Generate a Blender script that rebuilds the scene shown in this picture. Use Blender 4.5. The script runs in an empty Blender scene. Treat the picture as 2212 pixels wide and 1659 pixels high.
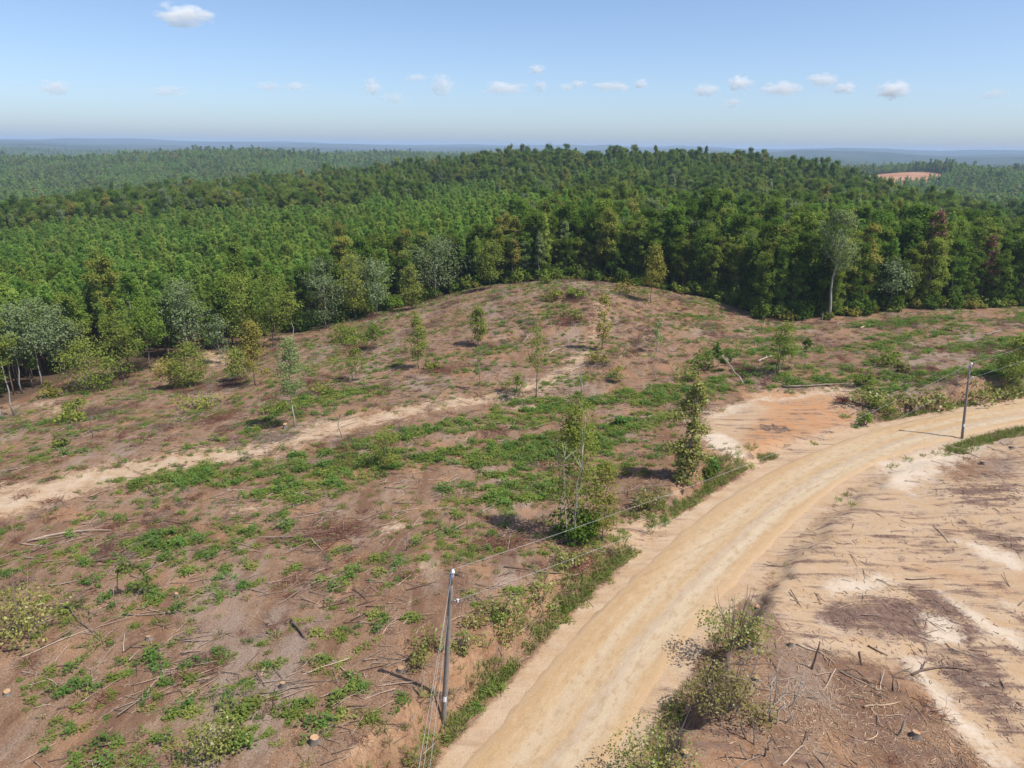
import bpy, math, random
import numpy as np
from mathutils import Matrix, Vector
R = math.radians
rng = np.random.default_rng(7)
random.seed(7)
scn = bpy.context.scene
col = scn.collection

# ------------------------------------------------------------------ camera, sky, sun, exposure
CAM_Z = 28.0
PITCH, ROLL, FPX = R(18.28), R(0.70), 1550.0          # focal length in pixels of a 2212 px wide picture
CX, CY = 1106.0, 829.5
cam = bpy.data.cameras.new('camera'); camo = bpy.data.objects.new('camera', cam); col.objects.link(camo)
cam.sensor_fit = 'HORIZONTAL'; cam.angle = 2 * math.atan(1106 / FPX)
cam.clip_start = 0.5; cam.clip_end = 90000
CM = Matrix.Rotation(math.pi / 2 - PITCH, 3, 'X') @ Matrix.Rotation(ROLL, 3, 'Z')
camo.matrix_world = Matrix.Translation((0, 0, CAM_Z)) @ CM.to_4x4()
scn.camera = camo

SUN_EL = R(58); SUN_DIR = np.array([0.90, -0.44]); SUN_DIR = SUN_DIR / np.linalg.norm(SUN_DIR)
sv = Vector((SUN_DIR[0] * math.cos(SUN_EL), SUN_DIR[1] * math.cos(SUN_EL), math.sin(SUN_EL)))
world = bpy.data.worlds.new('World'); scn.world = world; world.use_nodes = True
wn = world.node_tree.nodes; wl = world.node_tree.links
sky = wn.new('ShaderNodeTexSky'); sky.sky_type = 'NISHITA'; sky.sun_disc = False
sky.sun_elevation = SUN_EL; sky.sun_rotation = math.atan2(sv.x, sv.y)
sky.altitude = 600; sky.air_density = 0.75; sky.dust_density = 1.75; sky.ozone_density = 3.0
bg = wn['Background']; bg.inputs['Strength'].default_value = 0.15
wl.new(sky.outputs['Color'], bg.inputs['Color'])
sun = bpy.data.lights.new('sun', 'SUN'); sun.energy = 4.8; sun.angle = R(0.53); sun.color = (1.0, 0.955, 0.88)
suno = bpy.data.objects.new('sun', sun); col.objects.link(suno)
suno.rotation_euler = sv.to_track_quat('Z', 'Y').to_euler(); suno.location = (60, -40, 120)
vs = scn.view_settings
vs.view_transform = 'Standard'; vs.look = 'None'; vs.exposure = 0.25; vs.gamma = 1.0; vs.use_curve_mapping = False
cy = scn.cycles
scn.render.engine = 'CYCLES'
cy.max_bounces = 9; cy.diffuse_bounces = 3; cy.glossy_bounces = 1; cy.transmission_bounces = 3
cy.volume_bounces = 8; cy.transparent_max_bounces = 6; cy.use_denoising = True
cy.sample_clamp_indirect = 4.0; cy.use_adaptive_sampling = True; cy.adaptive_threshold = 0.015
cy.caustics_reflective = False; cy.caustics_refractive = False

# ------------------------------------------------------------------ helpers
def tag(o, label=None, cat=None, group=None, kind=None):
    if label: o['label'] = label
    if cat: o['category'] = cat
    if group: o['group'] = group
    if kind: o['kind'] = kind
    return o

def np_mesh(name, V, Q=None, T=None, mat=None, smooth=False):
    """mesh from numpy vertices, quads and triangles"""
    me = bpy.data.meshes.new(name)
    V = np.asarray(V, np.float32)
    Q = np.zeros((0, 4), np.int32) if Q is None else np.asarray(Q, np.int32).reshape(-1, 4)
    T = np.zeros((0, 3), np.int32) if T is None else np.asarray(T, np.int32).reshape(-1, 3)
    me.vertices.add(len(V)); me.vertices.foreach_set('co', V.ravel())
    nl = Q.size + T.size
    me.loops.add(nl); me.loops.foreach_set('vertex_index', np.concatenate([Q.ravel(), T.ravel()]))
    me.polygons.add(len(Q) + len(T))
    st = np.concatenate([np.arange(len(Q)) * 4, Q.size + np.arange(len(T)) * 3]).astype(np.int32)
    me.polygons.foreach_set('loop_start', st)
    if smooth: me.polygons.foreach_set('use_smooth', np.ones(len(st), bool))
    if mat:
        for m in (mat if isinstance(mat, (list, tuple)) else [mat]): me.materials.append(m)
    me.update(calc_edges=True); me.validate()
    return me

class MB:
    """collects pieces of ONE mesh"""
    def __init__(s): s.V = []; s.Q = []; s.T = []; s.n = 0
    def add(s, V, Q=None, T=None):
        V = np.asarray(V, float).reshape(-1, 3)
        s.V.append(V)
        if Q is not None and len(Q): s.Q.append(np.asarray(Q, int).reshape(-1, 4) + s.n)
        if T is not None and len(T): s.T.append(np.asarray(T, int).reshape(-1, 3) + s.n)
        s.n += len(V)
    def tube(s, P, rad, sides=6, cap=True):
        P = np.asarray(P, float); n = len(P)
        rad = np.broadcast_to(np.asarray(rad, float), (n,))
        tg = np.gradient(P, axis=0); tg /= np.linalg.norm(tg, axis=1, keepdims=True) + 1e-9
        ref = np.array([0, 0, 1.0]) if abs(tg[:, 2]).mean() < 0.8 else np.array([1.0, 0, 0])
        a = np.cross(tg, ref); a /= np.linalg.norm(a, axis=1, keepdims=True) + 1e-9
        b = np.cross(tg, a)
        ang = np.arange(sides) * 2 * math.pi / sides
        V = P[:, None] + rad[:, None, None] * (np.cos(ang)[None, :, None] * a[:, None] + np.sin(ang)[None, :, None] * b[:, None])
        i = np.arange(n - 1)[:, None] * sides; j = np.arange(sides)[None]; k = (j + 1) % sides
        Q = np.stack([i + j, i + sides + j, i + sides + k, i + k], -1).reshape(-1, 4)
        T = []
        V = V.reshape(-1, 3)
        if cap:
            e = (n - 1) * sides
            T = [[e, e + q + 1, e + q] for q in range(1, sides - 1)] + [[0, q, q + 1] for q in range(1, sides - 1)]
        s.add(V, Q, T)
    def box(s, c, d, rz=0.0):
        c = np.array(c, float); d = np.array(d, float) / 2
        v = np.array([[x, y, z] for x in (-1, 1) for y in (-1, 1) for z in (-1, 1)], float) * d
        cs, sn = math.cos(rz), math.sin(rz)
        v = np.c_[v[:, 0] * cs - v[:, 1] * sn, v[:, 0] * sn + v[:, 1] * cs, v[:, 2]] + c
        s.add(v, [[0, 1, 3, 2], [4, 6, 7, 5], [0, 4, 5, 1], [2, 3, 7, 6], [0, 2, 6, 4], [1, 5, 7, 3]])
    def leaves(s, C, L, W, N=None, up=None, r=rng):
        """diamond leaves at C with lengths L, widths W"""
        n = len(C)
        N = r.normal(size=(n, 3)) if N is None else N
        N = N / (np.linalg.norm(N, axis=1, keepdims=True) + 1e-9)
        t = r.normal(size=(n, 3)) if up is None else up
        t = t - (t * N).sum(1, keepdims=True) * N; t /= np.linalg.norm(t, axis=1, keepdims=True) + 1e-9
        b = np.cross(N, t)
        L = np.broadcast_to(L, (n,))[:, None]; W = np.broadcast_to(W, (n,))[:, None]
        V = np.stack([C + t * L / 2, C + b * W / 2 + t * L * .08, C - t * L / 2, C - b * W / 2 + t * L * .08], 1).reshape(-1, 3)
        s.add(V, np.arange(n * 4).reshape(-1, 4))
    def mesh(s, name, mat=None, smooth=False):
        return np_mesh(name, np.concatenate(s.V), np.concatenate(s.Q) if s.Q else None, np.concatenate(s.T) if s.T else None, mat, smooth)

def obj(name, me, parent=None, loc=None):
    o = bpy.data.objects.new(name, me); col.objects.link(o)
    if parent is not None: o.parent = parent
    if loc is not None: o.location = loc
    return o

def empty(name, loc, rz=0.0, sc=1.0):
    o = bpy.data.objects.new(name, None); col.objects.link(o)
    o.empty_display_size = 0.3; o.location = loc; o.rotation_euler = (0, 0, rz)
    o.scale = (sc, sc, sc) if not isinstance(sc, (tuple, list)) else sc
    return o

class Waves:
    """cheap smooth noise in the ground plane, about -1..1"""
    def __init__(s, wl, seed, n=9):
        r = np.random.default_rng(seed); a = r.uniform(0, 2 * math.pi, n); k = 2 * math.pi / (wl * r.uniform(.6, 1.6, n))
        s.kx, s.ky, s.p, s.n = np.cos(a) * k, np.sin(a) * k, r.uniform(0, 6.28, n), n
    def __call__(s, x, y):
        out = 0.0
        for i in range(s.n): out = out + np.sin(s.kx[i] * x + s.ky[i] * y + s.p[i])
        return out / math.sqrt(s.n) * 0.8

def sstep(a, b, x):
    t = np.clip((x - a) / (b - a), 0, 1); return t * t * (3 - 2 * t)

# ------------------------------------------------------------------ materials
def mat_new(name):
    m = bpy.data.materials.new(name); m.use_nodes = True
    m.node_tree.nodes.clear()
    return m, m.node_tree.nodes, m.node_tree.links

def nd(ns, t, **kw):
    n = ns.new(t)
    for k, v in kw.items():
        if k.startswith('i_'):
            n.inputs[k[2:].replace('_', ' ')].default_value = v
        else: setattr(n, k, v)
    return n

def mixc(ns, ls, fac, a, b, mode='MIX'):
    m = ns.new('ShaderNodeMix'); m.data_type = 'RGBA'; m.blend_type = mode
    for sock, v in ((m.inputs[0], fac), (m.inputs[6], a), (m.inputs[7], b)):
        if isinstance(v, bpy.types.NodeSocket): ls.new(v, sock)
        elif isinstance(v, tuple): sock.default_value = (*v, 1) if len(v) == 3 else v
        else: sock.default_value = v
    return m.outputs[2]

def math_(ns, ls, op, a, b=None, c=None, clamp=False):
    m = ns.new('ShaderNodeMath'); m.operation = op; m.use_clamp = clamp
    for i, v in enumerate((a, b, c)):
        if v is None: continue
        if isinstance(v, bpy.types.NodeSocket): ls.new(v, m.inputs[i])
        else: m.inputs[i].default_value = v
    return m.outputs[0]

def leaf_mat(name, c1, c2, c3=None, transl=0.35, tint=0.35, gloss=0.0):
    """leaves: colour differs a little from leaf to leaf and from plant to plant; light passes through"""
    m, ns, ls = mat_new(name)
    geo = ns.new('ShaderNodeNewGeometry'); oi = ns.new('ShaderNodeObjectInfo')
    base = mixc(ns, ls, geo.outputs['Random Per Island'], c1, c2)
    if c3:
        rv = math_(ns, ls, 'POWER', oi.outputs['Random'], 2.0)
        base = mixc(ns, ls, rv, base, c3)
    hv = ns.new('ShaderNodeHueSaturation')
    v = math_(ns, ls, 'MULTIPLY_ADD', math_(ns, ls, 'FRACT', math_(ns, ls, 'MULTIPLY', oi.outputs['Random'], 7.31)), tint, 1 - tint / 2)
    hv.inputs['Saturation'].default_value = 1.0
    ls.new(v, hv.inputs['Value']); ls.new(base, hv.inputs['Color'])
    d = ns.new('ShaderNodeBsdfDiffuse'); t = ns.new('ShaderNodeBsdfTranslucent')
    ls.new(hv.outputs[0], d.inputs[0])
    tc = mixc(ns, ls, 0.5, hv.outputs[0], (c2[0] * 1.3, c2[1] * 1.4, c2[2] * .6)); ls.new(tc, t.inputs[0])
    mx = ns.new('ShaderNodeMixShader'); mx.inputs[0].default_value = transl
    ls.new(d.outputs[0], mx.inputs[1]); ls.new(t.outputs[0], mx.inputs[2])
    last = mx.outputs[0]
    if gloss:
        g = ns.new('ShaderNodeBsdfGlossy'); g.inputs['Roughness'].default_value = 0.42; g.inputs[0].default_value = (.9, .95, 1, 1)
        m2 = ns.new('ShaderNodeMixShader'); m2.inputs[0].default_value = gloss
        ls.new(last, m2.inputs[1]); ls.new(g.outputs[0], m2.inputs[2]); last = m2.outputs[0]
    o = ns.new('ShaderNodeOutputMaterial'); ls.new(last, o.inputs[0])
    return m

def wood_mat(name, c1, c2, scale=4.0, tint=0.5, rough=0.9):
    m, ns, ls = mat_new(name)
    tc = ns.new('ShaderNodeTexCoord'); mp = ns.new('ShaderNodeMapping'); mp.inputs['Scale'].default_value = (1, 1, .25)
    ls.new(tc.outputs['Object'], mp.inputs[0])
    no = nd(ns, 'ShaderNodeTexNoise', i_Scale=scale, i_Detail=5.0, i_Roughness=.7); ls.new(mp.outputs[0], no.inputs[0])
    oi = ns.new('ShaderNodeObjectInfo'); geo = ns.new('ShaderNodeNewGeometry')
    f = math_(ns, ls, 'MULTIPLY_ADD', no.outputs[0], 2.2, -.6, clamp=True)
    b = mixc(ns, ls, f, c1, c2)
    rr = math_(ns, ls, 'FRACT', math_(ns, ls, 'ADD', oi.outputs['Random'], geo.outputs['Random Per Island']))
    v = math_(ns, ls, 'MULTIPLY_ADD', rr, tint, 1 - tint / 2)
    hv = ns.new('ShaderNodeHueSaturation'); ls.new(v, hv.inputs['Value']); ls.new(b, hv.inputs['Color'])
    p = ns.new('ShaderNodeBsdfPrincipled'); p.inputs['Roughness'].default_value = rough; p.inputs['Specular IOR Level'].default_value = .15
    ls.new(hv.outputs[0], p.inputs['Base Color'])
    bp = nd(ns, 'ShaderNodeBump', i_Strength=.5, i_Distance=.02); ls.new(no.outputs[0], bp.inputs['Height']); ls.new(bp.outputs[0], p.inputs['Normal'])
    o = ns.new('ShaderNodeOutputMaterial'); ls.new(p.outputs[0], o.inputs[0])
    return m

def plain_mat(name, c, rough=.5, metal=0.0):
    m, ns, ls = mat_new(name)
    tc = ns.new('ShaderNodeTexCoord'); no = nd(ns, 'ShaderNodeTexNoise', i_Scale=9.0, i_Detail=4.0); ls.new(tc.outputs['Object'], no.inputs[0])
    b = mixc(ns, ls, no.outputs[0], tuple(v * .75 for v in c), tuple(min(1, v * 1.15) for v in c))
    p = ns.new('ShaderNodeBsdfPrincipled'); p.inputs['Roughness'].default_value = rough; p.inputs['Metallic'].default_value = metal
    ls.new(b, p.inputs['Base Color'])
    o = ns.new('ShaderNodeOutputMaterial'); ls.new(p.outputs[0], o.inputs[0])
    return m

M = {}
M['hard'] = leaf_mat('hardwood_leaf', (.066, .130, .018), (.135, .215, .034), (.205, .24, .045), transl=.40, tint=.65)
M['hard_yellow'] = leaf_mat('yellowing_leaf', (.135, .185, .030), (.235, .275, .060), (.29, .25, .06), tint=.4)
M['hard_silver'] = leaf_mat('silvery_leaf', (.120, .165, .062), (.22, .27, .130), None, tint=.3, gloss=.01)
M['hard_pale'] = leaf_mat('pale_poplar_leaf', (.17, .225, .085), (.27, .32, .14), None, tint=.3)
M['pine'] = leaf_mat('pine_needle', (.150, .270, .050), (.25, .385, .085), (.33, .37, .085), transl=.45, tint=.5)
M['red'] = leaf_mat('dead_red_needle', (.19, .105, .072), (.28, .165, .12), None, transl=.2, tint=.3)
M['vine'] = leaf_mat('vine_leaf', (.135, .165, .028), (.31, .325, .085), (.24, .20, .06), transl=.25, tint=.35, gloss=.02)
M['weed'] = leaf_mat('weed_leaf', (.125, .195, .034), (.215, .29, .060), (.29, .29, .08), transl=.40, tint=.45)
M['weed_dark'] = leaf_mat('dark_weed_leaf', (.075, .165, .036), (.14, .245, .058), (.19, .24, .055), tint=.4)
M['grass'] = leaf_mat('road_grass', (.14, .20, .04), (.22, .27, .075), (.30, .26, .12), tint=.4)
M['drygrass'] = leaf_mat('dry_grass', (.26, .20, .10), (.36, .28, .15), None, tint=.5)
M['bark'] = wood_mat('grey_bark', (.10, .08, .065), (.24, .205, .17))
M['bark_pale'] = wood_mat('pale_bark', (.24, .21, .17), (.46, .42, .36))
M['pine_bark'] = wood_mat('pine_bark', (.10, .065, .045), (.22, .155, .115))
M['deadwood'] = wood_mat('weathered_dead_wood', (.235, .175, .13), (.44, .355, .275), tint=.7)
M['darkwood'] = wood_mat('dark_dead_wood', (.075, .05, .038), (.18, .125, .095), tint=.6)
M['twig'] = wood_mat('twig_wood', (.16, .105, .075), (.42, .31, .23), tint=1.1)
M['chip'] = wood_mat('split_wood_chip', (.30, .195, .125), (.50, .365, .25), tint=.6)
M['redbrush'] = wood_mat('red_brown_brush', (.125, .052, .035), (.23, .115, .08), tint=.6)
M['greybrush'] = wood_mat('grey_brown_brush', (.17, .125, .10), (.30, .235, .19), tint=.6)
M['cut'] = wood_mat('fresh_cut_wood', (.34, .19, .095), (.45, .30, .17), tint=.3)
M['pole'] = wood_mat('utility_pole_wood', (.17, .145, .12), (.31, .27, .235), scale=9, tint=.1)
M['metal'] = plain_mat('galvanised_metal', (.42, .43, .45), .5, .6)
M['porcelain'] = plain_mat('insulator_porcelain', (.80, .82, .84), .25)
M['black'] = plain_mat('black_fitting', (.03, .03, .035), .5)
M['tagw'] = plain_mat('white_tag', (.82, .84, .86), .4)
M['wire'] = plain_mat('aluminium_wire', (.40, .40, .39), .6, .0)

# ------------------------------------------------------------------ terrain heights
def ray(px, py):
    d = CM @ Vector(((px - CX) / FPX, -(py - CY) / FPX, -1.0)); d.normalize()
    return np.array(d)

TH_X = np.array([-700, 0, 300, 600, 900, 1106, 1300, 1600, 1800, 2000, 2212, 2900], float)
TH = np.arctan((TH_X - CX) / FPX * math.cos(PITCH))
RR = np.array([5, 50, 75, 100, 130, 165, 210, 270, 340, 430, 530, 700, 950, 1200, 1450, 1900, 2600, 3600, 5000, 7000, 9500, 13500, 20000], float)
ZT = np.array([
 [0,0,0,0,0,0,0,0,0,0,0,0],                       # 5
 [0,0,0,0,0,0,0,0,0,0,0,0],                       # 50
 [-2,-1.6,-1.2,-.6,-.2,0,0,0,.3,.4,.5,.5],        # 75
 [-5,-4.5,-4,-2.4,-.6,.6,.8,.6,.6,.8,1,1],        # 100
 [-7,-6.5,-6,-4.5,-1.5,2.6,3.4,.4,.5,1.2,1.5,1],  # 130
 [-9,-8,-7.5,-6.5,-4,0,1,1,1,1,.5,0],             # 165
 [-11,-10,-9,-7,-3.5,.5,2,2,2,1,-2,-5],           # 210
 [-13,-12,-10,-8,-4,-1.5,0,0,0,-2,-6,-9],         # 270
 [-15,-14,-10,-9,-6,-4,-4,-4,-4,-6,-10,-13],      # 340
 [-18,-17,-13,-9,-4,0,1,0,-4,-10,-16,-19],          # 430
 [-24,-23,-17,-10,1,7.5,9,8,1,-15,-22,-24],      # 530
 [-38,-37,-34,-30,-14,-2,0,0,-10,-22,-26,-26],      # 700
 [-34,-36,-33,-28,-26,-22,-18,-18,-26,-24,-24,-26],# 950
 [-24,-23,-16,-6,-26,-26,-24,-22,-12,3,-10,-14],      # 1200
 [-14,-13,-10,-4,-16,-20,-22,-24,-24,-18,-16,-18],        # 1450
 [-34,-38,-38,-32,-6,-20,-32,-36,-38,-36,-34,-34],  # 1900
 [-40,-40,-42,-42,-38,-36,-42,-42,-40,-42,-40,-42],# 2600
 [-26,-30,-24,-28,-26,-28,-24,-30,-26,-30,-26,-30],            # 3600
 [-4,6,-2,8,-4,4,-6,2,8,-2,6,0],                   # 5000
 [6,10,4,10,8,6,12,8,10,8,4,8],                   # 7000
 [44,46,52,40,42,44,38,40,50,38,36,36],           # 9500
 [18,18,18,18,18,18,18,18,18,18,18,18],
 [0]*12], float)
LR = np.log(RR)
def cr(p0, p1, p2, p3, t):
    m1, m2 = (p2 - p0) * .4, (p3 - p1) * .4
    t2, t3 = t * t, t * t * t
    return (2*t3 - 3*t2 + 1) * p1 + (t3 - 2*t2 + t) * m1 + (-2*t3 + 3*t2) * p2 + (t3 - t2) * m2
def table(r, th):
    lr = np.clip(np.log(np.maximum(r, 5.1)), LR[0], LR[-1] - 1e-6); t = np.clip(th, TH[0], TH[-1] - 1e-9)
    i = np.clip(np.searchsorted(LR, lr, 'right') - 1, 0, len(LR) - 2); j = np.clip(np.searchsorted(TH, t, 'right') - 1, 0, len(TH) - 2)
    u = (lr - LR[i]) / (LR[i + 1] - LR[i]); v = (t - TH[j]) / (TH[j + 1] - TH[j])
    def row(ii):
        ii = np.clip(ii, 0, len(LR) - 1)
        g = lambda jj: ZT[ii, np.clip(jj, 0, len(TH) - 1)]
        return cr(g(j - 1), g(j), g(j + 1), g(j + 2), v)
    return cr(row(i - 1), row(i), row(i + 1), row(i + 2), u)

W1, W2, W3, W4, WF, WF2 = Waves(34, 1), Waves(11, 2), Waves(4.2, 3), Waves(420, 4), Waves(1500, 5), Waves(2600, 6)
def H0(x, y):
    r = np.hypot(x, y); th = np.arctan2(x, np.maximum(y, 1e-3))
    return table(r, th)

# the road: its two edges, read as points of the ground
EDGE = [((955,1659),(1330,1659)),((1070,1530),(1410,1530)),((1175,1405),(1480,1415)),((1290,1290),(1560,1310)),((1400,1185),(1640,1225)),
        ((1510,1095),(1730,1130)),((1640,1015),(1820,1050)),((1770,960),(1920,990)),((1880,920),(2010,962)),((1980,897),(2100,938)),((2080,883),(2212,908)),((2212,866),(2350,884))]
def on_plane(px, py, z=0.0):
    d = ray(px, py); t = (z - CAM_Z) / d[2]; return d[0] * t, d[1] * t
def hit0(px, py):
    z = 0.0
    for _ in range(12):
        x, y = on_plane(px, py, z); z = float(H0(np.array(x), np.array(y)))
    return np.array([x, y])
EL = np.array([hit0(*a) for a, b in EDGE]); ER = np.array([hit0(*b) for a, b in EDGE])
RC = (EL + ER) / 2
dn = np.gradient(RC, axis=0); dn /= np.linalg.norm(dn, axis=1, keepdims=True)
RWD = np.abs((EL - ER)[:, 0] * dn[:, 1] - (EL - ER)[:, 1] * dn[:, 0])          # width across
RC = np.vstack([RC[0] - dn[0] * 22, RC[0] - dn[0] * 11, RC, RC[-1] + dn[-1] * 25, RC[-1] + dn[-1] * 70])
RWD = np.r_[RWD[0], RWD[0], RWD, RWD[-1], RWD[-1]]
print('road widths', np.round(RWD, 1)); print('road', np.round(RC, 1).tolist())
RWD = np.clip(RWD, 5.6, 7.6)
_t = np.linspace(0, len(RC) - 1, 90)
def spl(A, t):
    i = np.clip(t.astype(int), 0, len(A) - 2); f = t - i
    g = lambda k: A[np.clip(k, 0, len(A) - 1)]
    return cr(g(i - 1), g(i), g(i + 1), g(i + 2), f if A.ndim == 1 else f[:, None])
RP = spl(RC, _t); RW = spl(RWD, _t)
for _ in range(4):
    RP[1:-1] = (RP[:-2] + 2 * RP[1:-1] + RP[2:]) / 4; RW[1:-1] = (RW[:-2] + 2 * RW[1:-1] + RW[2:]) / 4
RZ = H0(RP[:, 0], RP[:, 1]) - 0.25
RS = np.r_[0, np.cumsum(np.linalg.norm(np.diff(RP, axis=0), axis=1))]
#  control points:     -22  -11   0    1    2    3    4    5    6    7    8    9    10   11  +25 +70
LBK = np.interp(_t, np.arange(16), [1.7, 1.7, 1.75, 1.8, 1.6, 1.1, .0, 1.0, .6, .0, .0, 1.4, 1.9, 1.8, 1.5, 1])
RBK = np.interp(_t, np.arange(16), [1.0, 1.0, 1.1, 1.2, 1.2, 1.1, .35, .25, .2, .2, .2, .35, .4, .4, .4, .4])

def road_coord(x, y):
    """signed distance to the road's middle (left positive) and fractional index along it"""
    x = np.asarray(x, float).ravel(); y = np.asarray(y, float).ravel()
    best = np.full(x.shape, 1e9); sd = np.full(x.shape, 1e3); tt = np.zeros(x.shape)
    for i in range(len(RP) - 1):
        a, b = RP[i], RP[i + 1]; e = b - a; l2 = e @ e
        u = np.clip(((x - a[0]) * e[0] + (y - a[1]) * e[1]) / l2, 0, 1)
        dx, dy = x - a[0] - u * e[0], y - a[1] - u * e[1]; d2 = dx * dx + dy * dy
        m = d2 < best
        best[m] = d2[m]; sg = np.sign(e[0] * dy - e[1] * dx)[m]; sd[m] = np.sqrt(d2[m]) * np.where(sg == 0, 1, sg); tt[m] = i + u[m]
    return sd, tt

def HH(x, y):
    x = np.asarray(x, float); y = np.asarray(y, float); shp = x.shape
    x = x.ravel(); y = y.ravel(); r = np.hypot(x, y)
    z = H0(x, y)
    far = sstep(250, 1200, r)
    z = z + .35 * W1(x, y) * sstep(30, 70, r) * (1 - far) + .10 * W2(x, y) * (1 - far) + .05 * W3(x, y) * (1 - far)
    z = z + far * 4.5 * W4(x, y) + sstep(1500, 4000, r) * 13 * WF(x, y) + sstep(3500, 6000, r) * 14 * WF2(x, y)
    # slash windrow on top of the knoll
    near = r < 190
    if near.any():
        xs, ys = x[near], y[near]
        z[near] += 1.3 * np.exp(-((xs - 13) / 7) ** 2 - ((ys - 117) / 9) ** 2) * (1 + .3 * W3(xs, ys))
        sd, tt = road_coord(xs, ys); ii = np.arange(len(RP))
        w = np.interp(tt, ii, RW) / 2; rz = np.interp(tt, ii, RZ)
        e = np.abs(sd) - w + .35 * W3(xs * .8, ys * .8)
        left = sd > 0
        bank = np.where(left, np.interp(tt, ii, LBK), np.interp(tt, ii, RBK))
        gul = 1 + .28 * W3(xs * 2.2, ys * 2.2)
        up = bank * sstep(1.5, 2.7, e + .35 * (gul - 1) * 4) * np.exp(-(np.maximum(e - 4, 0) / 13) ** 2)
        ditch = -.24 * np.exp(-((e - 1.4) / .5) ** 2) * np.clip(bank, 0, 1)
        k = 1 - sstep(.4, 2.4, e)
        z[near] = z[near] * (1 - k) + (rz - .05) * k + up + ditch
    return z.reshape(shp)

def G(px, py):
    """the point of the ground that the photograph shows at this place"""
    d = ray(px, py)
    t = np.geomspace(18, 14000, 700)
    P = d[None] * t[:, None]; f = CAM_Z + P[:, 2] - HH(P[:, 0], P[:, 1])
    i = np.argmax(f < 0)
    if i == 0: return np.array([d[0], d[1], 0]) * 9000
    a, b = t[i - 1], t[i]
    ts = np.linspace(a, b, 60); P = d[None] * ts[:, None]; f = CAM_Z + P[:, 2] - HH(P[:, 0], P[:, 1]); j = max(np.argmax(f < 0), 1)
    p = d * ts[j]
    return np.array([p[0], p[1], float(HH(p[0:1], p[1:2])[0])])
def gz(x, y): return float(HH(np.array([x]), np.array([y]))[0])
def tall(P, px, py):
    """height of a thing standing at P whose top shows at row py"""
    d = ray(px, py); hr = math.hypot(P[0], P[1]); t = hr / math.hypot(d[0], d[1])
    return CAM_Z + d[2] * t - P[2]

# ------------------------------------------------------------------ where the wood begins
TL = [(-500,905),(-200,900),(0,880),(100,845),(200,800),(330,790),(430,770),(520,745),(640,722),(700,698),(770,685),(850,668),(950,640),(1050,618),(1150,610),
      (1250,606),(1340,612),(1450,630),(1560,648),(1640,686),(1790,690),(1900,676),(2000,668),(2212,662),(2600,655)]
TLP = np.array([G(*p) for p in TL]); TLth = np.arctan2(TLP[:, 0], TLP[:, 1]); TLr = np.hypot(TLP[:, 0], TLP[:, 1])
o_ = np.argsort(TLth); TLth, TLr = TLth[o_], TLr[o_]
print('treeline r', np.round(TLr).tolist())
def r_tree(th): return np.interp(th, TLth, TLr)

# ------------------------------------------------------------------ zones of the ground
def poly(pts, off=(0, 0), k=1.0):
    return np.array([G(off[0] + p[0] * k, off[1] + p[1] * k)[:2] for p in pts])
A3 = lambda pts: [(p[0] / 3 + 1475, p[1] / 3 + 1106) for p in pts]     # lower right third of the photograph
A2 = lambda pts: [(p[0] / 3 + 1475, p[1] / 3 + 553) for p in pts]
def inside(Pg, x, y, soft):
    n = len(Pg); d2 = np.full(x.shape, 1e18); inn = np.zeros(x.shape, bool)
    for i in range(n):
        a, b = Pg[i], Pg[(i + 1) % n]; e = b - a; l2 = e @ e + 1e-9
        u = np.clip(((x - a[0]) * e[0] + (y - a[1]) * e[1]) / l2, 0, 1)
        d2 = np.minimum(d2, (x - a[0] - u * e[0]) ** 2 + (y - a[1] - u * e[1]) ** 2)
        c = ((a[1] > y) != (b[1] > y)); xi = a[0] + (y - a[1]) * e[0] / (e[1] if abs(e[1]) > 1e-9 else 1e-9)
        inn ^= c & (x < xi)
    s = np.sqrt(d2) * np.where(inn, 1, -1)
    return sstep(-soft, soft, s)

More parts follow.
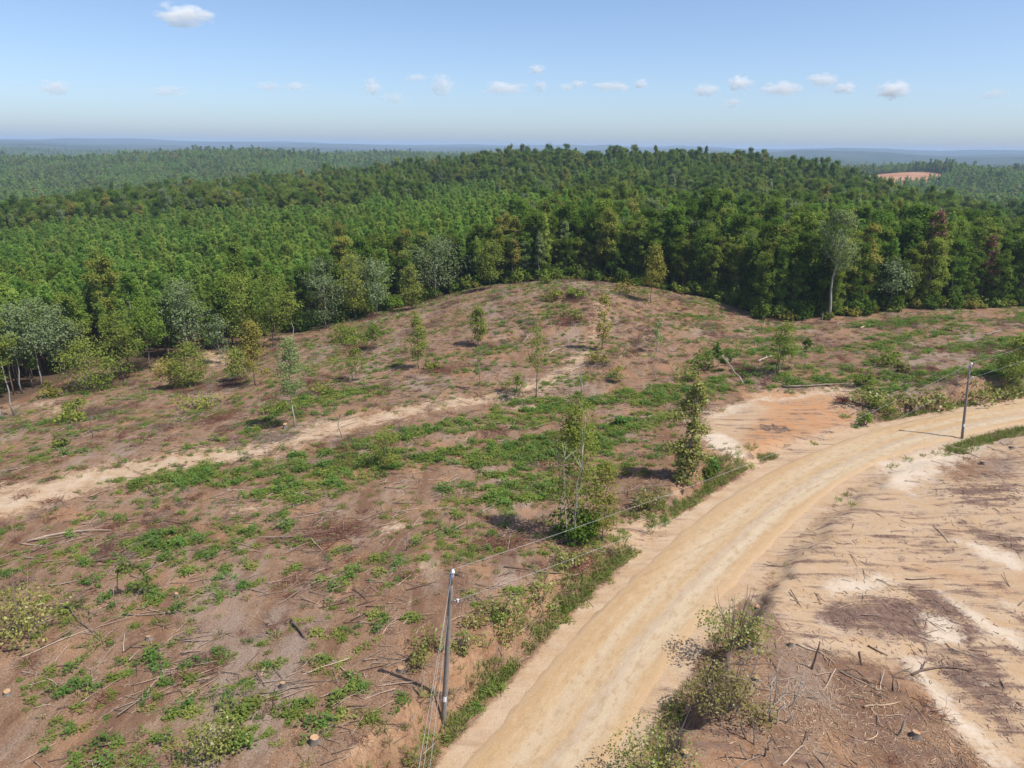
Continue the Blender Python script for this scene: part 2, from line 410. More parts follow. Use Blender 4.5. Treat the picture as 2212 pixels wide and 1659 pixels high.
ZONES = {
 'tan': [([(1650,1215),(1745,1130),(1840,1050),(1930,995),(2020,968),(2100,945),(2300,900),(2700,1000),(2900,1700),(2300,1900),(1700,1900),(1500,1700),(1330,1659),(1450,1460),(1560,1320)], 1.0, 1.0),
         ([(1335,1130),(1400,1120),(1480,1110),(1420,1190),(1330,1180),(1310,1150)], .8, 1.0),
         ([(1500,940),(1520,890),(1600,870),(1650,845),(1830,838),(1850,900),(1880,925),(1690,1010),(1600,1015)], 1.0, 1.0)],
 'track': [([(-100,1040),(120,1035),(240,1005),(260,1035),(120,1085),(0,1125),(-100,1160)], 1.2, .75), ([(1150,848),(1200,800),(1255,760),(1280,700),(1290,655),(1300,655),(1300,700),(1275,770),(1225,815),(1170,852)], 1.2, .85), ([(-100,1075),(60,1050),(200,1010),(420,975),(560,955),(640,935),(720,905),(850,882),(1000,858),(1110,845),(1160,820),(1220,800),(1225,808),(1180,835),(1120,857),(1000,878),(860,902),(740,932),(660,962),(560,992),(430,1008),(260,1040),(120,1092),(-100,1145)], 1.3, 1.0),
           ([(-100,1090),(80,1060),(150,1060),(-20,1130),(-100,1150)], .8, 1.0),
           ([(1108,880),(1160,874),(1160,882),(1110,888)], .4, .9), ([(480,1100),(560,1085),(600,1095),(500,1112)], .6, .7),
           ([(820,1130),(860,1125),(870,1145),(830,1150)], .6, .8), ([(0,940),(50,930),(60,950),(0,960)], 1, .4),
           ([(900,1220),(955,1215),(950,1235),(905,1238)], .5, .7), ([(430,1185),(700,1195),(720,1215),(600,1235),(420,1210)], 1.2, .25),
           ([(60,870),(130,860),(180,875),(100,905)], 1, .55), ([(0,1400),(300,1330),(560,1235),(580,1250),(320,1350),(0,1440)], 1.5, .22),
           ([(440,760),(480,755),(490,790),(445,790)], 1, .9), ([(320,780),(360,775),(360,795),(320,795)], 1, .7)],
 'sand': [(A2([(100,1010),(500,900),(1100,830),(1100,870),(500,960),(200,1060)]), .8, .7), (A2([(120,1150),(280,1150),(380,1220),(400,1330),(330,1330),(160,1240)]), .5, 1.),
          (A2([(1250,1330),(1600,1250),(1900,1190),(2100,1180),(1700,1390),(1500,1560),(1300,1500)]), .9, .85),
          (A3([(1540,640),(1760,700),(1830,880),(1600,860)]), .5, 1.), (A3([(1600,470),(1900,640),(2212,800),(2212,900),(2000,800),(1750,600)]), .6, .95),
          (A3([(1400,900),(1560,960),(1750,1250),(2200,1659),(2000,1659),(1700,1330),(1500,1050)]), .5, .9), (A3([(1750,170),(2000,220),(2212,300),(2212,400),(1950,300)]), .5, 1.),
          (A3([(900,440),(1400,390),(1400,480),(950,560)]), .5, .9), (A3([(1400,900),(900,820),(850,720),(700,640),(1200,760)]), .6, .5),
          (A3([(2050,560),(2212,600),(2212,660),(2080,610)]), .4, .8), (A3([(1900,1010),(2212,1150),(2212,1220),(1800,1100),(1700,1090),(1800,1060)]), .4, .4), (A3([(880,1020),(1010,1010),(980,1100),(900,1110)]), .4, .6), (A2([(2100,1330),(2212,1280),(2212,1500),(2100,1600)]), .8, .3)],
 'clay': [(A2([(380,900),(620,870),(1000,900),(1000,1000),(1160,1080),(900,1150),(700,1200),(560,1290),(400,1280),(370,1180),(480,1060),(560,990)]), 1.0, 1.0),
          (A2([(980,980),(1060,980),(1150,1060),(1000,1060)]), .5, 1.0),
          (A2([(1200,1300),(1320,1290),(1180,1370),(1050,1480),(900,1580),(860,1570),(1050,1420)]), .3, .5),
          (A2([(1080,1480),(1280,1440),(1250,1500),(1100,1540)]), .8, .6), (A3([(520,430),(640,430),(620,490),(500,500)]), .4, .7),
          (A3([(1300,300),(1700,340),(2212,500),(2212,590),(1700,440),(1450,380)]), .8, .7), (A3([(1880,1180),(1990,1190),(1950,1290),(1880,1250)]), .3, .9), (A3([(1700,60),(1900,100),(1850,160),(1600,120)]), .8, .6),
          ([(960,1659),(935,1590),(950,1500),(1010,1440),(1080,1370),(1090,1385),(1010,1490),(975,1590)], .5, .7), ([(1215,1130),(1330,1140),(1310,1190),(1210,1200)], 1, .4)],
 'mulch': [(A3([(860,560),(1300,500),(1560,470),(1800,590),(1940,760),(1920,940),(2100,1000),(2212,1130),(2212,1600),(1850,1300),(1560,900),(1300,840),(1000,780)]), .8, .75), (A3([(640,640),(860,560),(1000,780),(1500,1000),(900,900)]), .8, .5), (A3([(950,560),(1300,530),(1500,600),(1540,800),(1300,830),(1000,760),(850,680)]), .5, .9), (A3([(1400,470),(1600,480),(1800,620),(1920,760),(1900,900),(1780,880),(1780,700),(1500,600)]), .4, 1.),
           (A3([(1550,900),(1900,880),(2100,1000),(2212,1150),(2212,1600),(1800,1250)]), .5, .85), (A3([(1750,30),(2212,170),(2212,270),(1900,190)]), .5, .9), (A3([(2050,820),(2212,920),(2212,1000),(2080,900)]), .4, .9),
           (A3([(2100,650),(2212,660),(2212,740)]), .4, .9), (A2([(1650,1450),(2212,1450),(2212,1640),(1800,1600)]), .9, .75), (A3([(900,170),(1300,130),(1700,190),(1500,300),(1000,300)]), 1.0, .35)],
 'litter': [(A3([(700,840),(900,900),(1500,1050),(1700,1330),(2000,1659),(2000,1900),(-400,1900),(-50,1250),(120,800),(330,560),(560,560),(640,720)]), .6, .95),
            (A2([(1650,1330),(2212,1240),(2212,1450),(1800,1470),(1600,1400)]), .8, .75)],
}
ZP = {k: [(poly(p), s, a) for p, s, a in v] for k, v in ZONES.items()}
def zone(k, x, y):
    out = np.zeros(np.shape(x))
    for Pg, s, a in ZP[k]:
        b = (x > Pg[:, 0].min() - 3) & (x < Pg[:, 0].max() + 3) & (y > Pg[:, 1].min() - 3) & (y < Pg[:, 1].max() + 3)
        if b.any(): out[b] = np.maximum(out[b], a * inside(Pg, x[b], y[b], s * 2.8))
    return out
GREEN = [([(200,1015),(560,990),(900,930),(1050,880),(1200,855),(1400,825),(1600,800),(1850,785),(2300,795),(2300,850),(1900,870),(1840,830),(1640,838),(1500,870),(1420,930),(1250,1000),(1000,1060),(800,1090),(500,1075),(230,1060)], 2.5, 1.0),
         ([(1600,705),(1900,690),(2300,672),(2300,800),(1600,800),(1440,800)], 2, .50), ([(0,980),(300,955),(480,935),(620,850),(850,830),(850,860),(640,900),(480,965),(60,1000)], 1.5, .55),
         ([(690,1340),(960,1260),(1130,1270),(1010,1440),(930,1540),(900,1659),(640,1659),(300,1659),(350,1500),(620,1400)], 1.2, .40),
         ([(250,1170),(400,1140),(420,1175),(300,1210)], .7, .8), ([(640,1110),(820,1090),(860,1140),(700,1180),(480,1210),(420,1180)], 1, .35), ([(240,1290),(480,1230),(460,1400),(250,1360)], 1, .3),
         ([(1000,1000),(1200,960),(1250,1080),(1000,1120)], 1.5, .7), ([(700,770),(1000,760),(1050,840),(700,840)], 2, .40), ([(1080,640),(1340,620),(1340,700),(1200,720)], 2, .35)]
GP = [(poly(p), s, a) for p, s, a in GREEN]
WG1, WG2 = Waves(9, 21), Waves(2.6, 22)
def green(x, y):
    out = np.full(np.shape(x), .29)
    for Pg, s, a in GP: out = np.maximum(out, a * inside(Pg, x, y, s))
    sd, tt = road_coord(x, y)
    w = np.interp(tt, np.arange(len(RP)), RW) / 2
    out = np.where(sd < 0, .02, out)
    out *= (1 - zone('track', x, y)) * (1 - .95 * np.maximum(zone('tan', x, y), zone('clay', x, y)))
    u_ = x * .906 + y * .423; v_ = -x * .423 + y * .906
    out = out * np.clip(.56 + .9 * WG1(u_ * .4, v_ * 1.4) + .55 * WG2(u_ * .5, v_ * 1.3), 0, 2)
    out[np.abs(sd) < w + .6] = 0
    return np.clip(out, 0, 1)

# ------------------------------------------------------------------ ground sheet
rs = [14.0]
while rs[-1] < 21000: rs.append(rs[-1] * (1.0085 if rs[-1] < 220 else 1.02))
rs = np.array(rs); ths = np.linspace(R(-52), R(52), 300)
gr, gt = np.meshgrid(rs, ths, indexing='ij'); gx, gy = gr * np.sin(gt), gr * np.cos(gt)
gZ = HH(gx, gy)
n0, n1 = gx.shape; idx = np.arange(n0 * n1).reshape(n0, n1)
Qd = np.stack([idx[:-1, :-1], idx[:-1, 1:], idx[1:, 1:], idx[1:, :-1]], -1).reshape(-1, 4)[:, ::-1]
gme = np_mesh('ground', np.stack([gx, gy, gZ], -1).reshape(-1, 3), Qd, smooth=True)
fx, fy, fr, ft = gx.ravel(), gy.ravel(), gr.ravel(), gt.ravel()
nearm = fr < 190
zA = np.zeros((n0 * n1, 4), np.float32); zB = np.zeros((n0 * n1, 4), np.float32)
xs, ys = fx[nearm], fy[nearm]
zt, zl = zone('tan', xs, ys), zone('litter', xs, ys)
sd, tt = road_coord(xs, ys); ew = np.abs(sd) - np.interp(tt, np.arange(len(RP)), RW) / 2
verge = 1 - sstep(0, 1.1, ew)
ztr = zone('track', xs, ys)
zA[nearm, 0] = np.maximum(np.maximum(zt * (1 - zl), verge), ztr * .92); zA[nearm, 1] = np.maximum(.95 * zone('sand', xs, ys), ztr * .40); zA[nearm, 2] = np.maximum(zone('clay', xs, ys), .46 * (sd > 0) * (np.interp(tt, np.arange(len(RP)), LBK) > .8) * sstep(1.3, 1.8, ew) * (1 - sstep(2.6, 3.4, ew))); zA[nearm, 3] = np.maximum(.74 * zone('mulch', xs, ys), .24 * zt)
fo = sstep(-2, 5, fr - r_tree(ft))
# bare clay hilltop far off among the woods
_b = np.array([math.sin(R(26.0)), math.cos(R(26.0)), 0]) * 1140
BARE = [(_b, 85, 105)]
def bare_d(x, y, c, a, b):
    t = math.atan2(c[0], c[1]); dx, dy = x - c[0], y - c[1]
    return np.hypot((dx * math.cos(t) - dy * math.sin(t)) / a, (dx * math.sin(t) + dy * math.cos(t)) / b)
bare = np.zeros(fx.shape)
for c, a, b in BARE: bare = np.maximum(bare, 1 - sstep(.75, 1.05, bare_d(fx, fy, c, a, b) + .08 * W4(fx * 6, fy * 6)))
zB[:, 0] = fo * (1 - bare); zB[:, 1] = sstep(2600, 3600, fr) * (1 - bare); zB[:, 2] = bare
zB[nearm, 3] = np.clip(green(xs, ys), 0, 1)
for nm, a in (('zone_a', zA), ('zone_b', zB)):
    at = gme.attributes.new(nm, 'FLOAT_COLOR', 'POINT'); at.data.foreach_set('color', a.ravel())

def ground_material():
    m, ns, ls = mat_new('clearcut_soil')
    tc = ns.new('ShaderNodeTexCoord'); ob = tc.outputs['Object']
    def noise(scale, det=6, rough=.6, stretch=None, rot=0.0, dist=0.0):
        n = nd(ns, 'ShaderNodeTexNoise', i_Scale=scale, i_Detail=float(det), i_Roughness=rough, i_Distortion=dist)
        v = ob
        if stretch:
            mp = ns.new('ShaderNodeMapping'); mp.inputs['Rotation'].default_value = (0, 0, rot); mp.inputs['Scale'].default_value = stretch
            ls.new(ob, mp.inputs[0]); v = mp.outputs[0]
        ls.new(v, n.inputs['Vector']); return n.outputs[0]
    def ramp(f, lo, hi):
        mr = nd(ns, 'ShaderNodeMapRange'); mr.interpolation_type = 'SMOOTHSTEP'
        ls.new(f, mr.inputs[0]); mr.inputs[1].default_value = lo; mr.inputs[2].default_value = hi; return mr.outputs[0]
    aA = nd(ns, 'ShaderNodeAttribute', attribute_name='zone_a'); aB = nd(ns, 'ShaderNodeAttribute', attribute_name='zone_b')
    sA = ns.new('ShaderNodeSeparateColor'); ls.new(aA.outputs['Color'], sA.inputs[0]); sB = ns.new('ShaderNodeSeparateColor'); ls.new(aB.outputs['Color'], sB.inputs[0])
    nBig, nMid, nFine, nGrit = noise(.12, 5), noise(.7, 6, .65), noise(3.2, 6, .7), noise(14, 4, .7)
    nStr = noise(1.4, 6, .75, (1, .16, 1), R(-28), .6); nStr2 = noise(2.6, 5, .75, (1, .14, 1), R(35), .8)
    nStr3 = noise(1.1, 6, .7, (.13, 1, 1), R(-20), .8)
    # litter of bark, needles and twigs
    c = mixc(ns, ls, ramp(nMid, .32, .68), (.205, .105, .056), (.315, .188, .115))
    c = mixc(ns, ls, ramp(nBig, .38, .62), c, mixc(ns, ls, ramp(nFine, .35, .65), (.255, .133, .070), (.325, .218, .15)))
    c = mixc(ns, ls, math_(ns, ls, 'MULTIPLY', ramp(nStr, .52, .70), .65), c, (.41, .30, .215))
    c = mixc(ns, ls, math_(ns, ls, 'MULTIPLY', ramp(nStr2, .55, .72), .55), c, (.115, .062, .042))
    c = mixc(ns, ls, math_(ns, ls, 'MULTIPLY', ramp(nFine, .54, .68), .65), c, (.085, .045, .028))
    c = mixc(ns, ls, math_(ns, ls, 'MULTIPLY', ramp(noise(.30, 5, .6), .48, .66), .6), c, (.43, .225, .115))
    c = mixc(ns, ls, math_(ns, ls, 'MULTIPLY', ramp(noise(.16, 6, .65, (1, .4, 1), R(-25)), .50, .64), .6), c, (.36, .285, .235))
    c = mixc(ns, ls, math_(ns, ls, 'MULTIPLY', ramp(nGrit, .52, .66), .65), c, (.50, .375, .275))
    c = mixc(ns, ls, math_(ns, ls, 'MULTIPLY', ramp(nGrit, .48, .36), .7), c, (.085, .045, .03))
    c = mixc(ns, ls, math_(ns, ls, 'MULTIPLY', ramp(noise(.42, 6, .7, (1, .3, 1), R(-25), .5), .48, .64), .62), c, (.155, .076, .046))
    litter = mixc(ns, ls, 1.0, c, (1.0, 1.04, 1.05), 'MULTIPLY')
    tan = mixc(ns, ls, ramp(nMid, .3, .7), (.50, .345, .205), (.575, .435, .30))
    tan = mixc(ns, ls, math_(ns, ls, 'MULTIPLY', ramp(nStr3, .50, .68), .45), tan, (.33, .215, .145))
    tan = mixc(ns, ls, math_(ns, ls, 'MULTIPLY', ramp(nGrit, .53, .68), .6), tan, (.22, .14, .10))
    sand = mixc(ns, ls, ramp(nFine, .3, .7), (.70, .60, .475), (.61, .49, .37))
    sand = mixc(ns, ls, math_(ns, ls, 'MULTIPLY', ramp(nStr3, .53, .72), .5), sand, (.46, .345, .255))
    sand = mixc(ns, ls, math_(ns, ls, 'MULTIPLY', ramp(nGrit, .58, .75), .45), sand, (.25, .175, .13))
    clay = mixc(ns, ls, ramp(nMid, .3, .7), (.475, .25, .122), (.51, .325, .19))
    clay = mixc(ns, ls, math_(ns, ls, 'MULTIPLY', ramp(nStr3, .5, .72), .5), clay, (.43, .20, .085))
    mul = mixc(ns, ls, ramp(nFine, .3, .68), (.105, .062, .048), (.235, .152, .118))
    mul = mixc(ns, ls, math_(ns, ls, 'MULTIPLY', ramp(nGrit, .5, .68), .6), mul, (.33, .235, .18))
    def edge(sock, n, amt=1.1, lo=.30, hi=.62):
        f = math_(ns, ls, 'ADD', sock, math_(ns, ls, 'MULTIPLY', math_(ns, ls, 'SUBTRACT', n, .5), amt))
        f = math_(ns, ls, 'MULTIPLY', ramp(f, lo, hi), ramp(sock, .02, .15)); return f
    nE = math_(ns, ls, 'MULTIPLY_ADD', nFine, .5, math_(ns, ls, 'MULTIPLY', nMid, .5))
    c = mixc(ns, ls, edge(sA.outputs[0], nE, 2.4, .25, .75), litter, tan)
    nE2 = math_(ns, ls, 'MULTIPLY_ADD', nGrit, .4, math_(ns, ls, 'MULTIPLY', nFine, .6))
    c = mixc(ns, ls, edge(sA.outputs[2], nE, 1.6, .25, .8), c, clay)
    c = mixc(ns, ls, edge(aA.outputs['Alpha'], math_(ns, ls, 'MULTIPLY_ADD', nStr3, .45, math_(ns, ls, 'MULTIPLY_ADD', nGrit, .25, math_(ns, ls, 'MULTIPLY', nMid, .3))), 4.2, .18, .62), c, mul)
    c = mixc(ns, ls, edge(sA.outputs[1], math_(ns, ls, 'MULTIPLY_ADD', nStr3, .4, math_(ns, ls, 'MULTIPLY', nE, .6)), 3.2, .30, .80), c, sand)
    # moss and seedlings between the weeds
    c = mixc(ns, ls, math_(ns, ls, 'MULTIPLY', edge(aB.outputs['Alpha'], nE2, 3.0, .55, .95), .5), c, (.115, .125, .04))
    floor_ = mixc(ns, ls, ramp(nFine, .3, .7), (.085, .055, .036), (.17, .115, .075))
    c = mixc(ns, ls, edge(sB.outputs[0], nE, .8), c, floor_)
    nc = noise(.035, 8, .8); ncp = noise(.004, 5, .6)
    can = mixc(ns, ls, ramp(nc, .35, .65), (.022, .040, .018), (.055, .085, .032))
    can = mixc(ns, ls, ramp(ncp, .45, .68), can, (.075, .095, .045))
    c = mixc(ns, ls, sB.outputs[1], c, can)
    c = mixc(ns, ls, sB.outputs[2], c, mixc(ns, ls, ramp(noise(.05, 6), .3, .7), (.42, .20, .115), (.50, .30, .19)))
    c = mixc(ns, ls, 1.0, c, (.79, .775, .765), 'MULTIPLY')
    d = ns.new('ShaderNodeBsdfPrincipled'); d.inputs['Roughness'].default_value = .95; d.inputs['Specular IOR Level'].default_value = .08
    ls.new(c, d.inputs['Base Color'])
    h = math_(ns, ls, 'MULTIPLY_ADD', nFine, .6, math_(ns, ls, 'MULTIPLY_ADD', nStr, .5, math_(ns, ls, 'MULTIPLY', nGrit, .25)))
    bp = nd(ns, 'ShaderNodeBump', i_Strength=.55, i_Distance=.16); ls.new(h, bp.inputs['Height']); ls.new(bp.outputs[0], d.inputs['Normal'])
    o = ns.new('ShaderNodeOutputMaterial'); ls.new(d.outputs[0], o.inputs[0])
    return m
gme.materials.append(ground_material())
ground = obj('ground', gme); tag(ground, kind='structure')

# ------------------------------------------------------------------ road ribbon
def cmb_(ns, ls, sp):
    k = ns.new('ShaderNodeCombineXYZ'); ls.new(sp.outputs[0], k.inputs[0]); ls.new(math_(ns, ls, 'MULTIPLY', sp.outputs[1], .45), k.inputs[1]); return k.outputs[0]
def road_material():
    m, ns, ls = mat_new('dirt_road')
    at = nd(ns, 'ShaderNodeAttribute', attribute_name='lane'); sp = ns.new('ShaderNodeSeparateXYZ'); ls.new(at.outputs['Vector'], sp.inputs[0])
    mp = ns.new('ShaderNodeMapping'); mp.inputs['Scale'].default_value = (1, .05, 1); ls.new(at.outputs['Vector'], mp.inputs[0])
    n1 = nd(ns, 'ShaderNodeTexNoise', i_Scale=1.3, i_Detail=5.0, i_Roughness=.6); ls.new(mp.outputs[0], n1.inputs[0])
    n1b = nd(ns, 'ShaderNodeTexNoise', i_Scale=4.5, i_Detail=4.0, i_Roughness=.6); ls.new(mp.outputs[0], n1b.inputs[0])
    n2 = nd(ns, 'ShaderNodeTexNoise', i_Scale=7.0, i_Detail=5.0, i_Roughness=.7); ls.new(at.outputs['Vector'], n2.inputs[0])
    n3 = nd(ns, 'ShaderNodeTexNoise', i_Scale=.25, i_Detail=3.0); ls.new(at.outputs['Vector'], n3.inputs[0])
    def ramp(f, lo, hi):
        mr = nd(ns, 'ShaderNodeMapRange'); mr.interpolation_type = 'SMOOTHSTEP'
        ls.new(f, mr.inputs[0]); mr.inputs[1].default_value = lo; mr.inputs[2].default_value = hi; return mr.outputs[0]
    c = mixc(ns, ls, ramp(n1.outputs[0], .35, .65), (.47, .32, .175), (.515, .39, .25))
    c = mixc(ns, ls, math_(ns, ls, 'MULTIPLY', ramp(n1b.outputs[0], .5, .7), .3), c, (.47, .285, .135))
    # paler gravel packed in the wheel paths
    def band(cen, wid):
        return ramp(math_(ns, ls, 'ABSOLUTE', math_(ns, ls, 'SUBTRACT', math_(ns, ls, 'MULTIPLY_ADD', n3.outputs[0], .8, math_(ns, ls, 'SUBTRACT', sp.outputs[0], .4)), cen)), wid, wid * .2)
    pale = math_(ns, ls, 'ADD', math_(ns, ls, 'MULTIPLY', band(-1.35, .95), .85), math_(ns, ls, 'MULTIPLY', band(.7, .7), .55), clamp=True)
    pale = math_(ns, ls, 'MULTIPLY', pale, math_(ns, ls, 'MULTIPLY_ADD', n1.outputs[0], .9, .35), clamp=True)
    c = mixc(ns, ls, pale, c, (.55, .46, .345))
    side = ramp(math_(ns, ls, 'ABSOLUTE', math_(ns, ls, 'MULTIPLY_ADD', n3.outputs[0], 1.6, math_(ns, ls, 'SUBTRACT', sp.outputs[0], .55))), 1.5, 3.0)
    c = mixc(ns, ls, math_(ns, ls, 'MULTIPLY', side, .7), c, (.445, .285, .145))
    grey = math_(ns, ls, 'MULTIPLY', band(-.75, .55), .6)
    c = mixc(ns, ls, grey, c, (.41, .335, .265))
    n4 = nd(ns, 'ShaderNodeTexNoise', i_Scale=26.0, i_Detail=3.0, i_Roughness=.7); ls.new(at.outputs['Vector'], n4.inputs[0])
    c = mixc(ns, ls, math_(ns, ls, 'MULTIPLY', ramp(n2.outputs[0], .50, .70), .34), c, (.38, .255, .145))
    c = mixc(ns, ls, math_(ns, ls, 'MULTIPLY', ramp(n4.outputs[0], .50, .64), .45), c, (.33, .235, .155))
    c = mixc(ns, ls, math_(ns, ls, 'MULTIPLY', ramp(n4.outputs[0], .47, .36), .4), c, (.66, .55, .42))
    n5 = nd(ns, 'ShaderNodeTexNoise', i_Scale=2.4, i_Detail=6.0, i_Roughness=.72); ls.new(cmb_(ns, ls, sp), n5.inputs[0])
    c = mixc(ns, ls, math_(ns, ls, 'MULTIPLY', ramp(n5.outputs[0], .49, .64), .62), c, (.385, .26, .15))
    c = mixc(ns, ls, math_(ns, ls, 'MULTIPLY', ramp(n5.outputs[0], .46, .30), .4), c, (.60, .495, .365))
    ef = math_(ns, ls, 'ADD', math_(ns, ls, 'ABSOLUTE', sp.outputs[2]), math_(ns, ls, 'MULTIPLY', math_(ns, ls, 'SUBTRACT', math_(ns, ls, 'MULTIPLY_ADD', n5.outputs[0], .6, math_(ns, ls, 'MULTIPLY', n1.outputs[0], .4)), .5), .9))
    c = mixc(ns, ls, 1.0, c, (.86, .845, .81), 'MULTIPLY')
    c = mixc(ns, ls, ramp(ef, .60, .92), c, mixc(ns, ls, ramp(n2.outputs[0], .3, .7), (.392, .262, .150), (.44, .325, .215)))
    d = ns.new('ShaderNodeBsdfPrincipled'); d.inputs['Roughness'].default_value = .95; d.inputs['Specular IOR Level'].default_value = .08
    ls.new(c, d.inputs['Base Color'])
    bp = nd(ns, 'ShaderNodeBump', i_Strength=.5, i_Distance=.07); ls.new(n2.outputs[0], bp.inputs['Height']); ls.new(bp.outputs[0], d.inputs['Normal'])
    o = ns.new('ShaderNodeOutputMaterial'); ls.new(d.outputs[0], o.inputs[0])
    return m
ii = np.linspace(0, len(RP) - 1, 420)
rp = np.stack([np.interp(ii, np.arange(len(RP)), RP[:, k]) for k in (0, 1)], -1); rw = np.interp(ii, np.arange(len(RP)), RW) / 2
rz = np.interp(ii, np.arange(len(RP)), RZ); rl = np.r_[0, np.cumsum(np.linalg.norm(np.diff(rp, axis=0), axis=1))]
for _ in range(10): rp[1:-1] = (rp[:-2] + rp[1:-1] * 2 + rp[2:]) / 4
tgv = np.gradient(rp, axis=0); tgv /= np.linalg.norm(tgv, axis=1, keepdims=True); nv = np.c_[-tgv[:, 1], tgv[:, 0]]
S = np.linspace(-1, 1, 23); V = []; LN = []
wob = Waves(5, 31); wob2 = Waves(1.6, 32)
for s_ in S:
    ex = abs(s_) ** 6 * (.22 * wob(rl, s_ * 40) + .12 * wob2(rl, s_ * 40))
    d_ = s_ * (rw * .95 + .2) + np.sign(s_) * ex
    x, y = rp[:, 0] + nv[:, 0] * d_, rp[:, 1] + nv[:, 1] * d_
    rut = -.035 * np.exp(-((d_ + 1.35) / .5) ** 2) - .03 * np.exp(-((d_ - .8) / .5) ** 2)
    z = rz + .05 * (1 - (d_ / 3.4) ** 2) + rut - .30 * sstep(.74, 1.0, abs(s_)) + .012 * wob2(x, y)
    V.append(np.c_[x, y, z]); LN.append(np.c_[d_, rl, 0 * rl + s_])
V = np.stack(V, 1); LN = np.stack(LN, 1)
n0, n1 = V.shape[:2]; idx = np.arange(n0 * n1).reshape(n0, n1)
Qd = np.stack([idx[:-1, :-1], idx[:-1, 1:], idx[1:, 1:], idx[1:, :-1]], -1).reshape(-1, 4)
rme = np_mesh('road', V.reshape(-1, 3), Qd, mat=road_material(), smooth=True)
rme.flip_normals()
at = rme.attributes.new('lane', 'FLOAT_VECTOR', 'POINT'); at.data.foreach_set('vector', LN.reshape(-1, 3).astype(np.float32).ravel())
tag(obj('road', rme), kind='structure')
#@@PART2
# ------------------------------------------------------------------ plant builders (each returns meshes for trunk and crown)
def bent(a, b, n, amp, r):
    t = np.linspace(0, 1, n)[:, None]; P = a + (b - a) * t
    w = r.normal(size=(n, 3)) * amp; w[0] = 0; w[-1] *= .5
    return P + w
def broadleaf(seed, H=15., base=.3, Rd=3.2, nc=46, nl=70, L=.5, shape='oval', leaf='hard', bark='bark', tr=.16, limbs=16, cl=.27, name='tree', stems=1, lean=.0):
    r = np.random.default_rng(seed)
    u = r.beta(1.15, 1.05, nc) * .96 + .02
    if shape == 'oval': pr = np.sin(np.pi * (.10 + .84 * u)) ** .65
    elif shape == 'poplar': pr = np.clip(np.minimum(.45 + 1.6 * u, 1.25 * (1 - u) ** .62), .1, 1)
    elif shape == 'cone': pr = .12 + .9 * (1 - u) ** .8
    else: pr = np.clip(.9 - .3 * u + .2 * r.normal(size=nc), .2, 1.1)
    ang = r.uniform(0, 2 * np.pi, nc); rad = Rd * pr * np.sqrt(r.uniform(.05, 1, nc)) * r.uniform(.75, 1.12, nc)
    C = np.c_[np.cos(ang) * rad, np.sin(ang) * rad, H * (base + (1 - base) * u)]
    lx = np.array([lean, lean * .4, 0]); C += lx * (C[:, 2:3] / H) ** 1.5 * H * .2
    tm = MB()
    for s in range(stems):
        off = np.array([r.normal() * .35, r.normal() * .35, 0]) * (stems > 1)
        top = np.array([r.normal() * .25, r.normal() * .25, H * (.94 - .18 * s / max(1, stems))]) + off * 2 + lx * H * .2 * .9
        P = bent(np.array([off[0], off[1], -.25]), top, 8, H * .009, r); k = np.linspace(0, 1, 8)
        rr = tr * (1 - .85 * k) * (1 if s == 0 else .7); rr[0] *= 1.35
        tm.tube(P, rr, 6)
        for c in C[r.choice(nc, min(limbs // stems, nc), replace=False)]:
            zb = max(H * base * .75, c[2] - np.hypot(c[0], c[1]) * r.uniform(.6, 1.1) - .2); zb = min(zb, H * .9)
            o_ = np.array([np.interp(zb, P[:, 2], P[:, k]) for k in range(3)])
            tm.tube(bent(o_, c, 4, .08 * Rd / 3, r), np.linspace(tr * .36, tr * .07, 4), 4, cap=False)
    cm = MB()
    n = nl * nc; ci = np.repeat(np.arange(nc), nl)
    D = r.normal(size=(n, 3)) * np.array([1, 1, .62]); cr_ = (Rd * cl * r.uniform(.65, 1.3, nc))[ci][:, None]
    D = D / (np.linalg.norm(D, axis=1, keepdims=True) + 1e-6) * r.uniform(.2, 1, (n, 1)) ** .6
    LC = C[ci] + D * cr_
    out = LC - np.array([0, 0, H * (base + (1 - base) * .4)]); out /= np.linalg.norm(out, axis=1, keepdims=True) + 1e-6
    N = .5 * D + .35 * out + np.array([.1, -.1, .6]) + .45 * r.normal(size=(n, 3))
    l = L * r.uniform(.6, 1.3, n); cm.leaves(LC, l, l * .72, N, r=r)
    return tm.mesh(name + '_trunk', M[bark], True), cm.mesh(name + '_crown', M[leaf])

